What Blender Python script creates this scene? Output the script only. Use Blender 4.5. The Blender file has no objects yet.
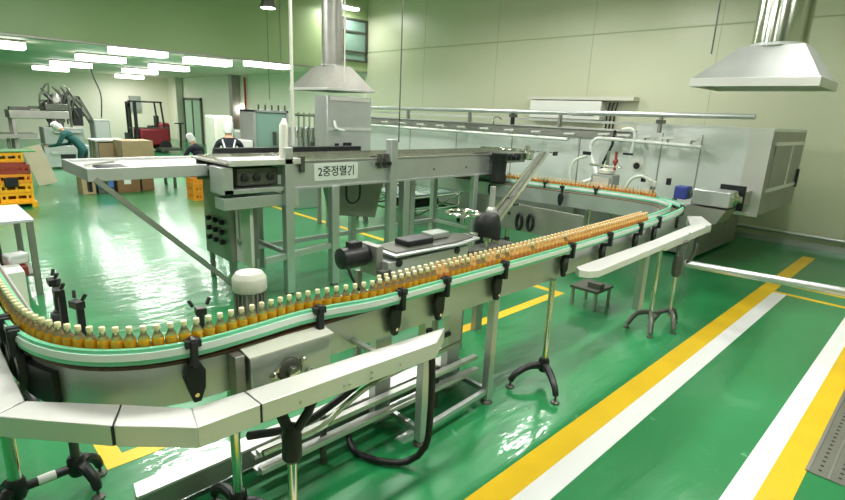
EXPO = -0.25
POW = [95,95,75,130,115,112,180,210,80,50,115,15]
import bpy, math, random
from mathutils import Vector, Matrix
random.seed(7)
C = bpy.context.scene.collection
PI = math.pi

# ------------------------------------------------------------------ materials
def lin(c):
    return tuple(((v/255)/12.92 if v/255 <= .04045 else ((v/255+.055)/1.055)**2.4) for v in c) + (1,)

def mat(name, rgb, rough=.5, metal=0., bump=0., bscale=40., var=0., vscale=3., emit=0., trans=0., stretch=None, rvar=0., spec=None, coat=0.):
    m = bpy.data.materials.new(name); m.use_nodes = True
    nt = m.node_tree; b = nt.nodes['Principled BSDF']
    col = lin(rgb)
    b.inputs['Base Color'].default_value = col
    b.inputs['Roughness'].default_value = rough
    b.inputs['Metallic'].default_value = metal
    if spec is not None: b.inputs['Specular IOR Level'].default_value = spec
    if trans: b.inputs['Transmission Weight'].default_value = trans
    if coat: b.inputs['Coat Weight'].default_value = coat; b.inputs['Coat Roughness'].default_value = .08
    if emit:
        b.inputs['Emission Color'].default_value = col
        b.inputs['Emission Strength'].default_value = emit
    tc = nt.nodes.new('ShaderNodeTexCoord')
    vec = tc.outputs['Object']
    if stretch:
        mp = nt.nodes.new('ShaderNodeMapping'); mp.inputs['Scale'].default_value = stretch
        nt.links.new(vec, mp.inputs['Vector']); vec = mp.outputs['Vector']
    if var:
        n = nt.nodes.new('ShaderNodeTexNoise'); n.inputs['Scale'].default_value = vscale; n.inputs['Detail'].default_value = 4
        nt.links.new(vec, n.inputs['Vector'])
        r = nt.nodes.new('ShaderNodeValToRGB')
        r.color_ramp.elements[0].position = .3; r.color_ramp.elements[1].position = .7
        r.color_ramp.elements[0].color = tuple(max(0, v*(1-var)) for v in col[:3]) + (1,)
        r.color_ramp.elements[1].color = tuple(min(1, v*(1+var)) for v in col[:3]) + (1,)
        nt.links.new(n.outputs['Fac'], r.inputs['Fac']); nt.links.new(r.outputs['Color'], b.inputs['Base Color'])
    if rvar:
        n = nt.nodes.new('ShaderNodeTexNoise'); n.inputs['Scale'].default_value = vscale*1.7
        nt.links.new(vec, n.inputs['Vector'])
        mr = nt.nodes.new('ShaderNodeMapRange'); mr.inputs['To Min'].default_value = max(.02, rough-rvar); mr.inputs['To Max'].default_value = rough+rvar
        nt.links.new(n.outputs['Fac'], mr.inputs['Value']); nt.links.new(mr.outputs['Result'], b.inputs['Roughness'])
    if bump:
        n = nt.nodes.new('ShaderNodeTexNoise'); n.inputs['Scale'].default_value = bscale; n.inputs['Detail'].default_value = 3
        nt.links.new(vec, n.inputs['Vector'])
        bp = nt.nodes.new('ShaderNodeBump'); bp.inputs['Strength'].default_value = bump; bp.inputs['Distance'].default_value = .02
        nt.links.new(n.outputs['Fac'], bp.inputs['Height']); nt.links.new(bp.outputs['Normal'], b.inputs['Normal'])
    return m

M = {}
M['steel'] = mat('stainless_steel', (206,208,208), .34, .7, var=.06, vscale=2, rvar=.08, bump=.04, bscale=9)
M['cover'] = mat('pale_cover_sheet', (250,248,246), .34, .15, var=.02)
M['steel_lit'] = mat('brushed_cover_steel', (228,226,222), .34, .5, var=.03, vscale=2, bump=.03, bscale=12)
M['steel_dull'] = mat('dull_steel', (164,162,156), .45, .72, var=.08, vscale=3)
M['steel_shiny'] = mat('polished_steel', (214,216,204), .16, 1.0)
M['tunnel'] = mat('tunnel_sheet_steel', (226,231,226), .4, .1, var=.05, vscale=1.2, bump=.03, bscale=5)
M['steel_dark'] = mat('dark_steel', (96,98,90), .45, .6, var=.15, vscale=6)
M['black'] = mat('black_plastic', (26,28,30), .42, 0, var=.2, vscale=8)
M['rubber'] = mat('black_rubber', (20,20,21), .5)
M['belt'] = mat('belt_chain', (120,104,88), .45, .4, var=.2, vscale=30)
M['brown'] = mat('brown_chain_edge', (92,66,48), .5, 0, var=.3, vscale=60)
M['rail'] = mat('green_guide_plastic', (128,220,178), .32, 0, var=.05, vscale=5, coat=.4)
M['strip'] = mat('white_wear_strip', (244,250,246), .18, 0, coat=.4)
M['glass'] = mat('amber_bottle', (255,176,34), .08, 0, var=.12, vscale=60, trans=.3, coat=.5)
M['glass_red'] = mat('amber_bottle_deep', (240,150,70), .14, 0, var=.12, vscale=30, trans=.3, coat=.5)
M['glass_gold'] = mat('golden_shoulder_glass', (248,196,120), .1, 0, trans=.3)
M['glass_clear'] = mat('clear_bottle_glass', (246,232,180), .08, 0, trans=.8)
M['cap_peach'] = mat('peach_cap', (246,214,164), .3, 0)
M['cap'] = mat('pale_gold_cap', (246,234,190), .3, .1)
M['white'] = mat('white_enamel', (236,238,232), .35)
M['table_grey'] = mat('pale_grey_table', (206,208,214), .4)
M['offwhite'] = mat('ivory_enamel', (214,214,200), .4, var=.03)
M['blue'] = mat('blue_enamel', (62,74,158), .4)
M['bluebin'] = mat('blue_bin', (74,120,190), .45)
M['greybox'] = mat('grey_enamel', (150,156,150), .45, var=.05)
M['card'] = mat('cardboard', (176,154,120), .85, var=.07, vscale=3)
M['card_dark'] = mat('cardboard_brown', (128,98,66), .85, var=.1, vscale=3)
M['board'] = mat('beige_board', (208,198,170), .7, var=.04)
M['crate'] = mat('yellow_crate', (240,176,30), .45, var=.06)
M['crate_o'] = mat('orange_crate', (236,150,40), .45, var=.06)
M['redbox'] = mat('red_crate', (150,60,46), .5)
M['red'] = mat('dark_red_paint', (132,28,40), .4)
M['fire'] = mat('red_cabinet_paint', (170,40,36), .4)
M['label'] = mat('white_label', (232,236,230), .6)
M['ink'] = mat('black_ink', (40,44,46), .7)
M['skin'] = mat('skin', (206,160,130), .6)
M['navy'] = mat('dark_cloth', (38,42,52), .9, bump=.3, bscale=20)
M['teal'] = mat('green_cloth', (34,88,84), .9, bump=.3, bscale=20)
M['trousers'] = mat('grey_trousers', (70,74,80), .9)
M['cloth_white'] = mat('white_cloth', (240,242,240), .85, bump=.2, bscale=30)
M['glass_panel'] = mat('green_tint_panel', (150,186,172), .15, trans=.25)
M['doorgreen'] = mat('pale_door', (176,206,180), .5)
M['greenmat'] = mat('green_board', (70,150,70), .6)
M['yellow_line'] = mat('yellow_floor_paint', (238,196,30), .4, var=.06, vscale=2.5, bump=.06, bscale=3)
M['white_line'] = mat('white_floor_paint', (246,246,246), .42, var=.02)
M['tube'] = mat('lit_tube', (255,255,250), .5, emit=18)
M['diffuser'] = mat('lit_diffuser', (255,255,250), .5, emit=7)
M['bulb'] = mat('lit_lamp', (255,255,248), .5, emit=10)
M['drain'] = mat('galvanised_grate', (126,126,116), .5, .4, var=.1)
M['hole'] = mat('dark_hole', (18,20,20), .6)
M['hose'] = mat('clear_hose', (214,222,210), .3, 0)

def wall_mat(name, rgb, rough=.35):
    m = mat(name, rgb, rough, 0, var=.025, vscale=.35, bump=.03, bscale=1.2)
    return m
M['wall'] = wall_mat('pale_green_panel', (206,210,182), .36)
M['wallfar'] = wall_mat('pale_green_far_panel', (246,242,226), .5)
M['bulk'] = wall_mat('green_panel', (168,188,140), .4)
M['ceil'] = wall_mat('ceiling_panel', (240,224,214), .5)
M['seam'] = mat('panel_seam', (172,182,146), .5)

def floor_mat():
    m = bpy.data.materials.new('green_epoxy_floor'); m.use_nodes = True
    nt = m.node_tree; b = nt.nodes['Principled BSDF']; L = nt.links
    tc = nt.nodes.new('ShaderNodeTexCoord')
    def noise(s, d=3, vec=None):
        n = nt.nodes.new('ShaderNodeTexNoise'); n.inputs['Scale'].default_value = s; n.inputs['Detail'].default_value = d
        L.new(vec or tc.outputs['Object'], n.inputs['Vector']); return n
    n1 = noise(.6, 5)
    r = nt.nodes.new('ShaderNodeValToRGB'); r.color_ramp.elements[0].position = .3; r.color_ramp.elements[1].position = .72
    r.color_ramp.elements[0].color = lin((22,124,66)); r.color_ramp.elements[1].color = lin((40,142,84))
    L.new(n1.outputs['Fac'], r.inputs['Fac'])
    # pale scuffs and dried splashes
    n2 = noise(14, 8); 
    r2 = nt.nodes.new('ShaderNodeValToRGB'); r2.color_ramp.elements[0].position = .66; r2.color_ramp.elements[1].position = .8
    L.new(n2.outputs['Fac'], r2.inputs['Fac'])
    n3 = noise(.9, 2)
    r3 = nt.nodes.new('ShaderNodeValToRGB'); r3.color_ramp.elements[0].position = .5; r3.color_ramp.elements[1].position = .65
    L.new(n3.outputs['Fac'], r3.inputs['Fac'])
    mul = nt.nodes.new('ShaderNodeMath'); mul.operation = 'MULTIPLY'
    L.new(r2.outputs['Color'], mul.inputs[0]); L.new(r3.outputs['Color'], mul.inputs[1])
    mx = nt.nodes.new('ShaderNodeMixRGB'); mx.inputs['Color2'].default_value = lin((130,190,155))
    L.new(mul.outputs[0], mx.inputs['Fac']); L.new(r.outputs['Color'], mx.inputs['Color1'])
    L.new(mx.outputs['Color'], b.inputs['Base Color'])
    b.inputs['Roughness'].default_value = .34
    b.inputs['Specular IOR Level'].default_value = .6; b.inputs['Coat Weight'].default_value = .5; b.inputs['Coat Roughness'].default_value = .07
    # wavy hand-laid surface
    mp = nt.nodes.new('ShaderNodeMapping'); mp.inputs['Scale'].default_value = (2.2, .9, 1); mp.inputs['Rotation'].default_value = (0, 0, .35)
    L.new(tc.outputs['Object'], mp.inputs['Vector'])
    n4 = noise(2.6, 4, mp.outputs['Vector'])
    mp2 = nt.nodes.new('ShaderNodeMapping'); mp2.inputs['Scale'].default_value = (1.6, .5, 1); mp2.inputs['Rotation'].default_value = (0, 0, .75)
    L.new(tc.outputs['Object'], mp2.inputs['Vector'])
    n5 = noise(7, 3, mp2.outputs['Vector'])
    ad = nt.nodes.new('ShaderNodeMath'); ad.operation = 'MULTIPLY_ADD'; ad.inputs[1].default_value = .65
    L.new(n5.outputs['Fac'], ad.inputs[0]); L.new(n4.outputs['Fac'], ad.inputs[2])
    bp = nt.nodes.new('ShaderNodeBump'); bp.inputs['Strength'].default_value = .34; bp.inputs['Distance'].default_value = .02
    L.new(ad.outputs[0], bp.inputs['Height']); L.new(bp.outputs['Normal'], b.inputs['Normal']); L.new(bp.outputs['Normal'], b.inputs['Coat Normal'])
    return m
M['floor'] = floor_mat()

# ------------------------------------------------------------------ mesh builder
ORG = {}
class MB:
    def __init__(s): s.v = []; s.f = []
    def add(s, vs, fs):
        o = len(s.v); s.v += [Vector(v) for v in vs]; s.f += [tuple(o+i for i in f) for f in fs]; return s
    def box(s, x0, x1, y0, y1, z0, z1):
        return s.add([(x0,y0,z0),(x1,y0,z0),(x1,y1,z0),(x0,y1,z0),(x0,y0,z1),(x1,y0,z1),(x1,y1,z1),(x0,y1,z1)],
                     [(0,3,2,1),(4,5,6,7),(0,1,5,4),(1,2,6,5),(2,3,7,6),(3,0,4,7)])
    def obox(s, c, size, rz=0, rx=0, ry=0):
        R = Matrix.Rotation(rz,3,'Z') @ Matrix.Rotation(ry,3,'Y') @ Matrix.Rotation(rx,3,'X'); h = Vector(size)/2; c = Vector(c)
        vs = [c + R @ Vector((sx*h.x, sy*h.y, sz*h.z)) for sz in (-1,1) for sx,sy in ((-1,-1),(1,-1),(1,1),(-1,1))]
        return s.add(vs, [(0,3,2,1),(4,5,6,7),(0,1,5,4),(1,2,6,5),(2,3,7,6),(3,0,4,7)])
    def bar(s, p0, p1, w, h):
        p0 = Vector(p0); p1 = Vector(p1); d = (p1-p0).normalized()
        up = Vector((0,0,1)) if abs(d.z) < .95 else Vector((0,1,0))
        a = d.cross(up).normalized(); b = a.cross(d).normalized()
        vs = [p + a*sx*w/2 + b*sy*h/2 for p in (p0,p1) for sx,sy in ((-1,-1),(1,-1),(1,1),(-1,1))]
        return s.add(vs, [(0,1,2,3),(4,7,6,5),(0,4,5,1),(1,5,6,2),(2,6,7,3),(3,7,4,0)])
    def tube(s, pts, r, n=12, caps=True):
        pts = [Vector(p) for p in pts]; rs = r if isinstance(r,(list,tuple)) else [r]*len(pts)
        d = (pts[1]-pts[0]).normalized()
        a = d.cross(Vector((0,0,1)))
        if a.length < .1: a = d.cross(Vector((0,1,0)))
        a.normalize(); vs = []; fs = []
        for i,p in enumerate(pts):
            if i == 0: t = (pts[1]-p)
            elif i == len(pts)-1: t = p-pts[i-1]
            else: t = (pts[i+1]-p).normalized() + (p-pts[i-1]).normalized()
            if t.length < 1e-6: t = d
            t.normalize(); a = (a - t*a.dot(t)).normalized(); b = t.cross(a)
            for k in range(n):
                th = 2*PI*k/n; vs.append(p + (a*math.cos(th) + b*math.sin(th))*rs[i])
        for i in range(len(pts)-1):
            for k in range(n):
                k2 = (k+1) % n; fs.append((i*n+k, i*n+k2, (i+1)*n+k2, (i+1)*n+k))
        if caps:
            fs.append(tuple(range(n))[::-1]); fs.append(tuple((len(pts)-1)*n + k for k in range(n)))
        return s.add(vs, fs)
    def lathe(s, prof, c=(0,0,0), n=16, axis='Z'):
        vs = []; fs = []; c = Vector(c)
        for r,z in prof:
            for k in range(n):
                th = 2*PI*k/n; x, y = r*math.cos(th), r*math.sin(th)
                v = (x,y,z) if axis == 'Z' else ((z,x,y) if axis == 'X' else (y,z,x))
                vs.append(c + Vector(v))
        for i in range(len(prof)-1):
            for k in range(n):
                k2 = (k+1) % n; fs.append((i*n+k, i*n+k2, (i+1)*n+k2, (i+1)*n+k))
        fs.append(tuple(range(n))[::-1]); fs.append(tuple((len(prof)-1)*n + k for k in range(n)))
        return s.add(vs, fs)
    def prism(s, poly, z0, z1):   # plan polygon
        n = len(poly)
        return s.add([(x,y,z0) for x,y in poly] + [(x,y,z1) for x,y in poly],
                     [tuple(range(n))[::-1], tuple(range(n,2*n))] + [(i,(i+1)%n,n+(i+1)%n,n+i) for i in range(n)])
    def extr(s, poly, d):         # any 3D polygon along a vector
        n = len(poly); d = Vector(d); P = [Vector(p) for p in poly]
        return s.add(P + [p+d for p in P], [tuple(range(n))[::-1], tuple(range(n,2*n))] + [(i,(i+1)%n,n+(i+1)%n,n+i) for i in range(n)])
    def sweep(s, path, prof, closed=True, u0=None):
        # path: (x,y); prof: (u,z) with u to the left-hand normal of travel
        N = normals(path); n = len(prof); vs = []; fs = []
        for (x,y),(nx,ny) in zip(path,N):
            for u,z in prof: vs.append((x+nx*u, y+ny*u, z))
        for i in range(len(path)-1):
            for k in range(n if closed else n-1):
                k2 = (k+1) % n; fs.append((i*n+k, (i+1)*n+k, (i+1)*n+k2, i*n+k2))
        if closed: fs.append(tuple(range(n))); fs.append(tuple((len(path)-1)*n+k for k in range(n))[::-1])
        return s.add(vs, fs)
    def build(s, name, m, parent=None, bevel=0., smooth=35, org=None):
        o3 = Vector(ORG.get(parent.name, (0,0,0))) if parent else Vector(org or (0,0,0))
        if not parent and org is None:
            xs = [v.x for v in s.v]; ys = [v.y for v in s.v]; zs = [v.z for v in s.v]
            o3 = Vector(((min(xs)+max(xs))/2, (min(ys)+max(ys))/2, min(zs)))
        me = bpy.data.meshes.new(name); me.from_pydata([tuple(v-o3) for v in s.v], [], s.f); me.update()
        import bmesh
        bm = bmesh.new(); bm.from_mesh(me); bmesh.ops.recalc_face_normals(bm, faces=bm.faces); bm.to_mesh(me); bm.free()
        mats = m if isinstance(m,(list,tuple)) else [m]
        for q in mats: me.materials.append(M[q])
        if smooth:
            me.polygons.foreach_set('use_smooth', [True]*len(me.polygons)); me.set_sharp_from_angle(angle=math.radians(smooth))
        o = bpy.data.objects.new(name, me); C.objects.link(o)
        if parent: o.parent = parent
        else: o.location = o3
        ORG[o.name] = tuple(o3)
        if bevel:
            b = o.modifiers.new('bevel','BEVEL'); b.width = bevel; b.segments = 2; b.limit_method = 'ANGLE'; b.angle_limit = math.radians(50)
        return o

def normals(path):
    out = []
    for i in range(len(path)):
        a = path[max(0,i-1)]; b = path[min(len(path)-1,i+1)]
        dx, dy = b[0]-a[0], b[1]-a[1]; l = math.hypot(dx,dy) or 1
        out.append((-dy/l, dx/l))
    return out
def smooth_path(pts, step=.06):
    out = []; n = len(pts)
    for i in range(n-1):
        p0 = pts[max(0,i-1)]; p1 = pts[i]; p2 = pts[i+1]; p3 = pts[min(n-1,i+2)]
        L = math.dist(p1,p2); k = max(2, int(L/step))
        t1 = [(p2[j]-p0[j])*.5 for j in range(len(p1))]; t2 = [(p3[j]-p1[j])*.5 for j in range(len(p1))]
        # limit tangents to the local segment so long straights do not overshoot
        def lim(t): 
            l = math.sqrt(sum(a*a for a in t)) or 1; f = min(1, L*1.0/l); return [a*f for a in t]
        t1 = lim(t1); t2 = lim(t2)
        for q in range(k):
            t = q/k; h1 = 2*t**3-3*t**2+1; h2 = -2*t**3+3*t**2; h3 = t**3-2*t**2+t; h4 = t**3-t**2
            out.append(tuple(h1*p1[j]+h2*p2[j]+h3*t1[j]+h4*t2[j] for j in range(len(p1))))
    out.append(tuple(pts[-1])); return out
def offset(path, u):
    return [(x+nx*u, y+ny*u) for (x,y),(nx,ny) in zip(path, normals(path))]
def arclen(path):
    s = [0]
    for a,b in zip(path, path[1:]): s.append(s[-1] + math.dist(a,b))
    return s
def along(path, d):
    s = arclen(path)
    for i in range(len(s)-1):
        if s[i+1] >= d:
            t = (d-s[i])/(s[i+1]-s[i] or 1)
            a, b = path[i], path[i+1]
            return (a[0]+(b[0]-a[0])*t, a[1]+(b[1]-a[1])*t), math.atan2(b[1]-a[1], b[0]-a[0])
    return path[-1], 0
def curve3(pts, step=.05): return smooth_path(pts, step)

def tag(o, label, cat, group=None, kind=None):
    o['label'] = label; o['category'] = cat
    if group: o['group'] = group
    if kind: o['kind'] = kind
    return o
def thing(name, label, cat, loc=(0,0,0), group=None):
    o = bpy.data.objects.new(name, None); C.objects.link(o); o.location = loc; o.empty_display_size = .1
    ORG[o.name] = tuple(loc); return tag(o, label, cat, group)
def struct(o): o['kind'] = 'structure'; return o
def copy_tree(o, parent=None):
    c = o.copy(); C.objects.link(c)
    if parent: c.parent = parent
    ORG[c.name] = ORG.get(o.name, (0,0,0))
    for ch in list(o.children): copy_tree(ch, c)
    return c
# ------------------------------------------------------------------ setting
XF, XB, YW = -34.0, -15.0, 11.9      # far wall, bulkhead, back wall
struct(MB().box(-36,5,-9,13,-.1,0).build('floor','floor',smooth=0))
struct(MB().box(XB,5,YW,YW+.15,0,7).build('wall_back','wall',smooth=0))
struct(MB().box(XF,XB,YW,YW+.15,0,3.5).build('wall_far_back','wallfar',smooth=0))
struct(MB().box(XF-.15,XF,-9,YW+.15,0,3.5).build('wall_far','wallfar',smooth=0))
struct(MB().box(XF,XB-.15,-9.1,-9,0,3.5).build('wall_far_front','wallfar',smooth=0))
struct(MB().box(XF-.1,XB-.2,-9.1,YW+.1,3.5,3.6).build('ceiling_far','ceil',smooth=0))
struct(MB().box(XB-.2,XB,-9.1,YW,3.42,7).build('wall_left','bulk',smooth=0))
struct(MB().box(5,5.15,-9,YW+.15,0,7).build('wall_right','wall',smooth=0))
struct(MB().box(XB-.2,5.1,-9.15,-9,0,7).build('wall_front','wall',smooth=0))
struct(MB().box(XB-.2,5.15,-9.1,YW+.1,7,7.1).build('ceiling','ceil',smooth=0))
# wall panel seams, skirting and pipe rail at the foot of the back wall
struct(MB().box(XB,5,YW-.012,YW,4.06,4.085).build('trim_1','seam',smooth=0))
for i,x in enumerate((-12.2,-9.4,-6.6,-3.86,-1.2,1.5)):
    struct(MB().box(x-.005,x+.005,YW-.004,YW,.1,7).build('trim_%d'%(i+2),'seam',smooth=0))
b = MB().box(-9,5,YW-.05,YW,0,.1)
b.tube([(-3,YW-.12,.24),(5,YW-.12,.24)],.035,10)
struct(b.build('baseboard_back','steel',smooth=40))
for i,y in enumerate((8.6,8.95)):
    struct(MB().box(XB,XB+.008,y-.01,y+.01,3.5,7).build('trim_%d'%(i+8),'steel_dull',smooth=0))
struct(MB().box(XB-.2,XB+.02,-9,YW,3.40,3.44).build('trim_10','steel_dull',smooth=0))
# high window beside the corner of the bulkhead
w = struct(MB().box(XB,XB+.01,10.9,11.8,3.75,5.05).build('window_1','glass_panel',smooth=0))
fr = MB()
for z in (3.72,4.0,4.62,5.0): fr.box(XB,XB+.05,10.85,11.85,z,z+.06)
for y in (10.85,11.8): fr.box(XB,XB+.05,y,y+.06,3.72,5.06)
fr.build('window_frame','steel_dark',w,smooth=0)
# steel column and wall items in the far room
struct(MB().box(-24.95,-24.6,YW-.4,YW-.05,0,3.5).build('trim_11','steel_dull',smooth=0))
struct(MB().box(-31.9,-31.6,YW-.4,YW-.05,0,3.5).build('trim_12','offwhite',smooth=0))
d = struct(MB().box(-31.4,-29.2,YW-.05,YW,0,2.3).build('door_1','doorgreen',smooth=0))
MB().box(-31.5,-31.38,YW-.1,YW,0,2.42).box(-29.2,-29.08,YW-.1,YW,0,2.42).box(-30.36,-30.24,YW-.08,YW,0,2.3).box(-31.5,-29.08,YW-.1,YW,2.3,2.42).build('door_frame','steel_dark',d,smooth=0)

# floor paint
def line(n, m, *rects):
    b = MB()
    for r in rects: b.box(*r, 0, .0025)
    struct(b.build('trim_%d'%n, m, smooth=0))
line(20,'yellow_line',(-1.60,-1.42,-3,11.0))
line(21,'white_line',(-1.42,-1.265,-3,8.15))
line(22,'white_line',(-.59,-.45,-3,8.15))
line(23,'yellow_line',(-.45,-.285,-3,8.15))
line(24,'yellow_line',(-.04,.12,-3,8.15))
line(25,'yellow_line',(-1.42,5,8.15,8.24),(-1.42,5,8.66,8.74))
line(26,'yellow_line',(-3.31,-3.19,.60,5.78),(-11,-3.31,.60,.71),(-14,-3.31,5.68,5.78))

# ------------------------------------------------------------------ lamps
def fluorescent(x, y, z, along_y=True, L=1.25, group=None, label='', hang=.12, wd=.34, power=None, opal=False):
    t = thing('ceiling_light', label, 'light', (x,y,z), group)
    a, c_ = (wd/2, L/2) if along_y else (L/2, wd/2)
    if opal:
        MB().box(x-a,x+a,y-c_,y+c_,z,z+.16).build('diffuser','diffuser',t,bevel=.02)
        MB().box(x-a-.02,x+a+.02,y-c_-.02,y+c_+.02,z+.162,z+.20).build('housing','white',t)
        return t
    MB().box(x-a,x+a,y-c_,y+c_,z+.045,z+.10).build('housing','white',t,bevel=.006)
    b = MB()
    for k in (-1,1):
        o = k*wd*.24
        if along_y: b.tube([(x+o,y-c_+.03,z+.02),(x+o,y+c_-.03,z+.02)],.036,8)
        else: b.tube([(x-a+.03,y+o,z+.02),(x+a-.03,y+o,z+.02)],.036,8)
    b.build('lamp_tube','tube',t)
    b = MB()
    for k in (-1,1):
        q = (x, y+k*c_*.8) if along_y else (x+k*a*.8, y)
        b.tube([(q[0],q[1],z+.09),(q[0],q[1],z+hang+.1)],.008,6)
    b.build('hanger','steel_dull',t)
    if power:
        ld = bpy.data.lights.new('lamp_glow','AREA'); ld.shape = 'RECTANGLE'
        ld.size, ld.size_y = (wd*.8, L*.95) if along_y else (L*.95, wd*.8)
        ld.energy = power; ld.color = (1,.985,.94)
        lo = bpy.data.objects.new('lamp_glow', ld); C.objects.link(lo); lo.parent = t; lo.location = (0,0,-.02)
    return t
far = [(-15.4,4.75,'long bright fluorescent light hanging nearest the bulkhead over the far machine'),
 (-19.5,4.9,'bright fluorescent light second from the bulkhead in the left row'),
 (-24.4,5.1,'bright fluorescent light third from the bulkhead in the left row'),
 (-29.2,5.3,'fluorescent light farthest back in the left row'),
 (-25.5,7.85,'fluorescent light above the forklift, left of its neighbour'),
 (-21.1,7.5,'fluorescent light above and right of the forklift'),
 (-16.5,7.0,'fluorescent light over the two wall doors, left of the steel column'),
 (-15.3,8.3,'bright fluorescent light just right of the steel column'),
 (-17.4,2.0,'fluorescent light cut by the left edge of the photo'),
 (-32.0,9.3,'tiny fluorescent light deepest in the far room')]
for i,(x,y,lab) in enumerate(far):
    fluorescent(x,y,3.28,True,1.3,'fluorescent lights of the far room',lab,.1,.5,opal=True)
    ld = bpy.data.lights.new('lamp_glow','AREA'); ld.shape = 'RECTANGLE'; ld.size = .45; ld.size_y = 1.2; ld.energy = 95; ld.color = (1,.975,.94)
    lo_ = bpy.data.objects.new('lamp_glow', ld); C.objects.link(lo_); lo_.location = (x,y,3.27)
fluorescent(-14.5,10.6,5.22,True,1.0,None,'bright fluorescent light at the top beside the high window',1.6,.3,power=60)
for i,(x,y) in enumerate([(-1.2,1.0),(-1.2,4.6),(-1.2,6.9),(-5.2,1.0),(-5.2,4.6),(-5.2,8.8),(-9.0,-1.0),(-9.2,3.2),(-3.2,-3.2),(1.8,2.8),(-8.6,8.0),(2.2,7.8)]):
    fluorescent(x,y,4.75,True,1.5,'fluorescent lights over the bottling line','twin tube fluorescent light hanging above the bottling line, out of the frame',2.1,.36,power=POW[i])
# round high-bay lamp
t = thing('pendant_lamp','small round grey lamp hanging against the green wall, face lit','lamp',(-11.13,6.1,4.2))
MB().lathe([(.10,.5),(.13,.42),(.14,.1),(.17,.02),(.17,0)][::-1],(-11.13,6.1,4.2),16).build('lamp_shade','steel_dark',t)
MB().lathe([(.15,-.012),(.15,-.002)],(-11.13,6.1,4.2),16).build('lamp_face','bulb',t)
MB().tube([(-11.13,6.1,4.65),(-11.13,6.1,7)],.012,6).build('cord','steel_dark',t)

# hanging rods and cables
def rod(x,y,z0,z1,r,m,label,name='hanging_rod',cat='rod'):
    return tag(MB().tube([(x,y,z0),(x,y,z1)],r,8).build(name,m), label, cat)
rod(-6.3,3.76,1.66,3.9,.022,'offwhite','white conduit pole rising from the steel conveyor deck','conduit_pole','pole')
rod(-6.3,3.76,3.9,7,.012,'steel_dark','thin dark cable above the white conduit pole','hanging_cable','cable')
rod(-11.0,6.0,2.3,7,.008,'steel_dark','thin cable hanging below the round lamp','hanging_cable','cable')
rod(-7.6,5.55,2.6,7,.014,'offwhite','thin white rod hanging in front of the left hood')
rod(-6.15,5.52,1.70,7,.010,'steel_dark','thin dark cable dropping from above to the conveyor deck','hanging_cable','cable')
rod(-3.3,9.9,3.3,7,.012,'steel_dark','short dark rod left of the round duct')

# wall air conditioner
t = thing('air_conditioner','long white air conditioner high on the back wall behind the pipes','air conditioner',(-6.8,11.7,2.15))
MB().box(-8.0,-6.05,11.62,11.88,2.15,2.58).build('body','white',t,bevel=.02)
MB().box(-6.75,-6.2,11.61,11.62,2.24,2.30).build('vent','steel_dark',t)
MB().box(-8.05,-5.3,11.6,11.88,2.60,2.68).build('shelf','offwhite',t)
for i in range(3):
    tag(MB().tube(curve3([(-5.95+i*.09,11.85,2.56),(-5.97+i*.09,11.8,2.3),(-5.99+i*.09,11.84,2.0),(-5.99+i*.09,11.85,1.0)]),.018,8).build('wall_cable','black'),
        ['black wall cable nearest the air conditioner','black wall cable in the middle of three beside the air conditioner','black wall cable farthest from the air conditioner'][i],'cable','cables beside the air conditioner')

# ------------------------------------------------------------------ floor drain
t = thing('floor_drain','perforated steel drain cover set in the yellow floor band at lower right','drain cover',(-.16,6,0))
MB().box(-.285,-.04,3.9,8.1,.001,.006).build('plate','drain',t)
b = MB()
for y in [3.97+i*.068 for i in range(60)]:
    for x in (-.225,-.12): b.lathe([(.011,.0062),(.011,.0075)],(x,y,0),6)
o = b.build('perforation','hole',t); o['kind'] = 'stuff'
MB().box(-.295,-.275,3.9,8.1,.001,.012).box(-.05,-.03,3.9,8.1,.001,.012).box(-.178,-.166,3.9,8.1,.006,.01).build('edge_strip','steel_dull',t)

# ------------------------------------------------------------------ main bottle conveyor
OUT = smooth_path([(-6.2,.22),(-3.4,.235),(-2.75,.25),(-2.5,.30),(-2.3,.41),(-2.17,.58),(-2.11,.78),(-2.10,1.0),(-2.10,1.4),(-2.10,2.5),(-2.10,3.6),(-2.13,5.1),(-2.2,6.1),(-2.3,6.65),(-2.5,7.0),(-2.85,7.15),(-3.5,7.15),(-5,6.98),(-7.6,6.75)])
RAIL = smooth_path([(-6.2,.20),(-3.4,.215),(-2.72,.235),(-2.46,.29),(-2.27,.40),(-2.14,.57),(-2.085,.77),(-2.085,1.0),(-2.10,1.27),(-2.075,1.45),(-2.03,1.68),(-2.025,2.0),(-2.03,3.6),(-2.08,5.1),(-2.15,6.1),(-2.25,6.65),(-2.46,7.03),(-2.85,7.2),(-3.5,7.2),(-5,7.03),(-7.6,6.8)], .05)
ZB = 1.115
OUT2 = []
for (x,y),(nx,ny) in zip(OUT,normals(OUT)):
    if x < -2.6 and y > 3: wd_ = .19
    elif y > 6.2: wd_ = .20
    elif x < -2.7: wd_ = .105
    else: wd_ = .125 + .085*max(0,min(1,(y-1.1)/.6))
    OUT2.append((x+nx*wd_, y+ny*wd_))

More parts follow.
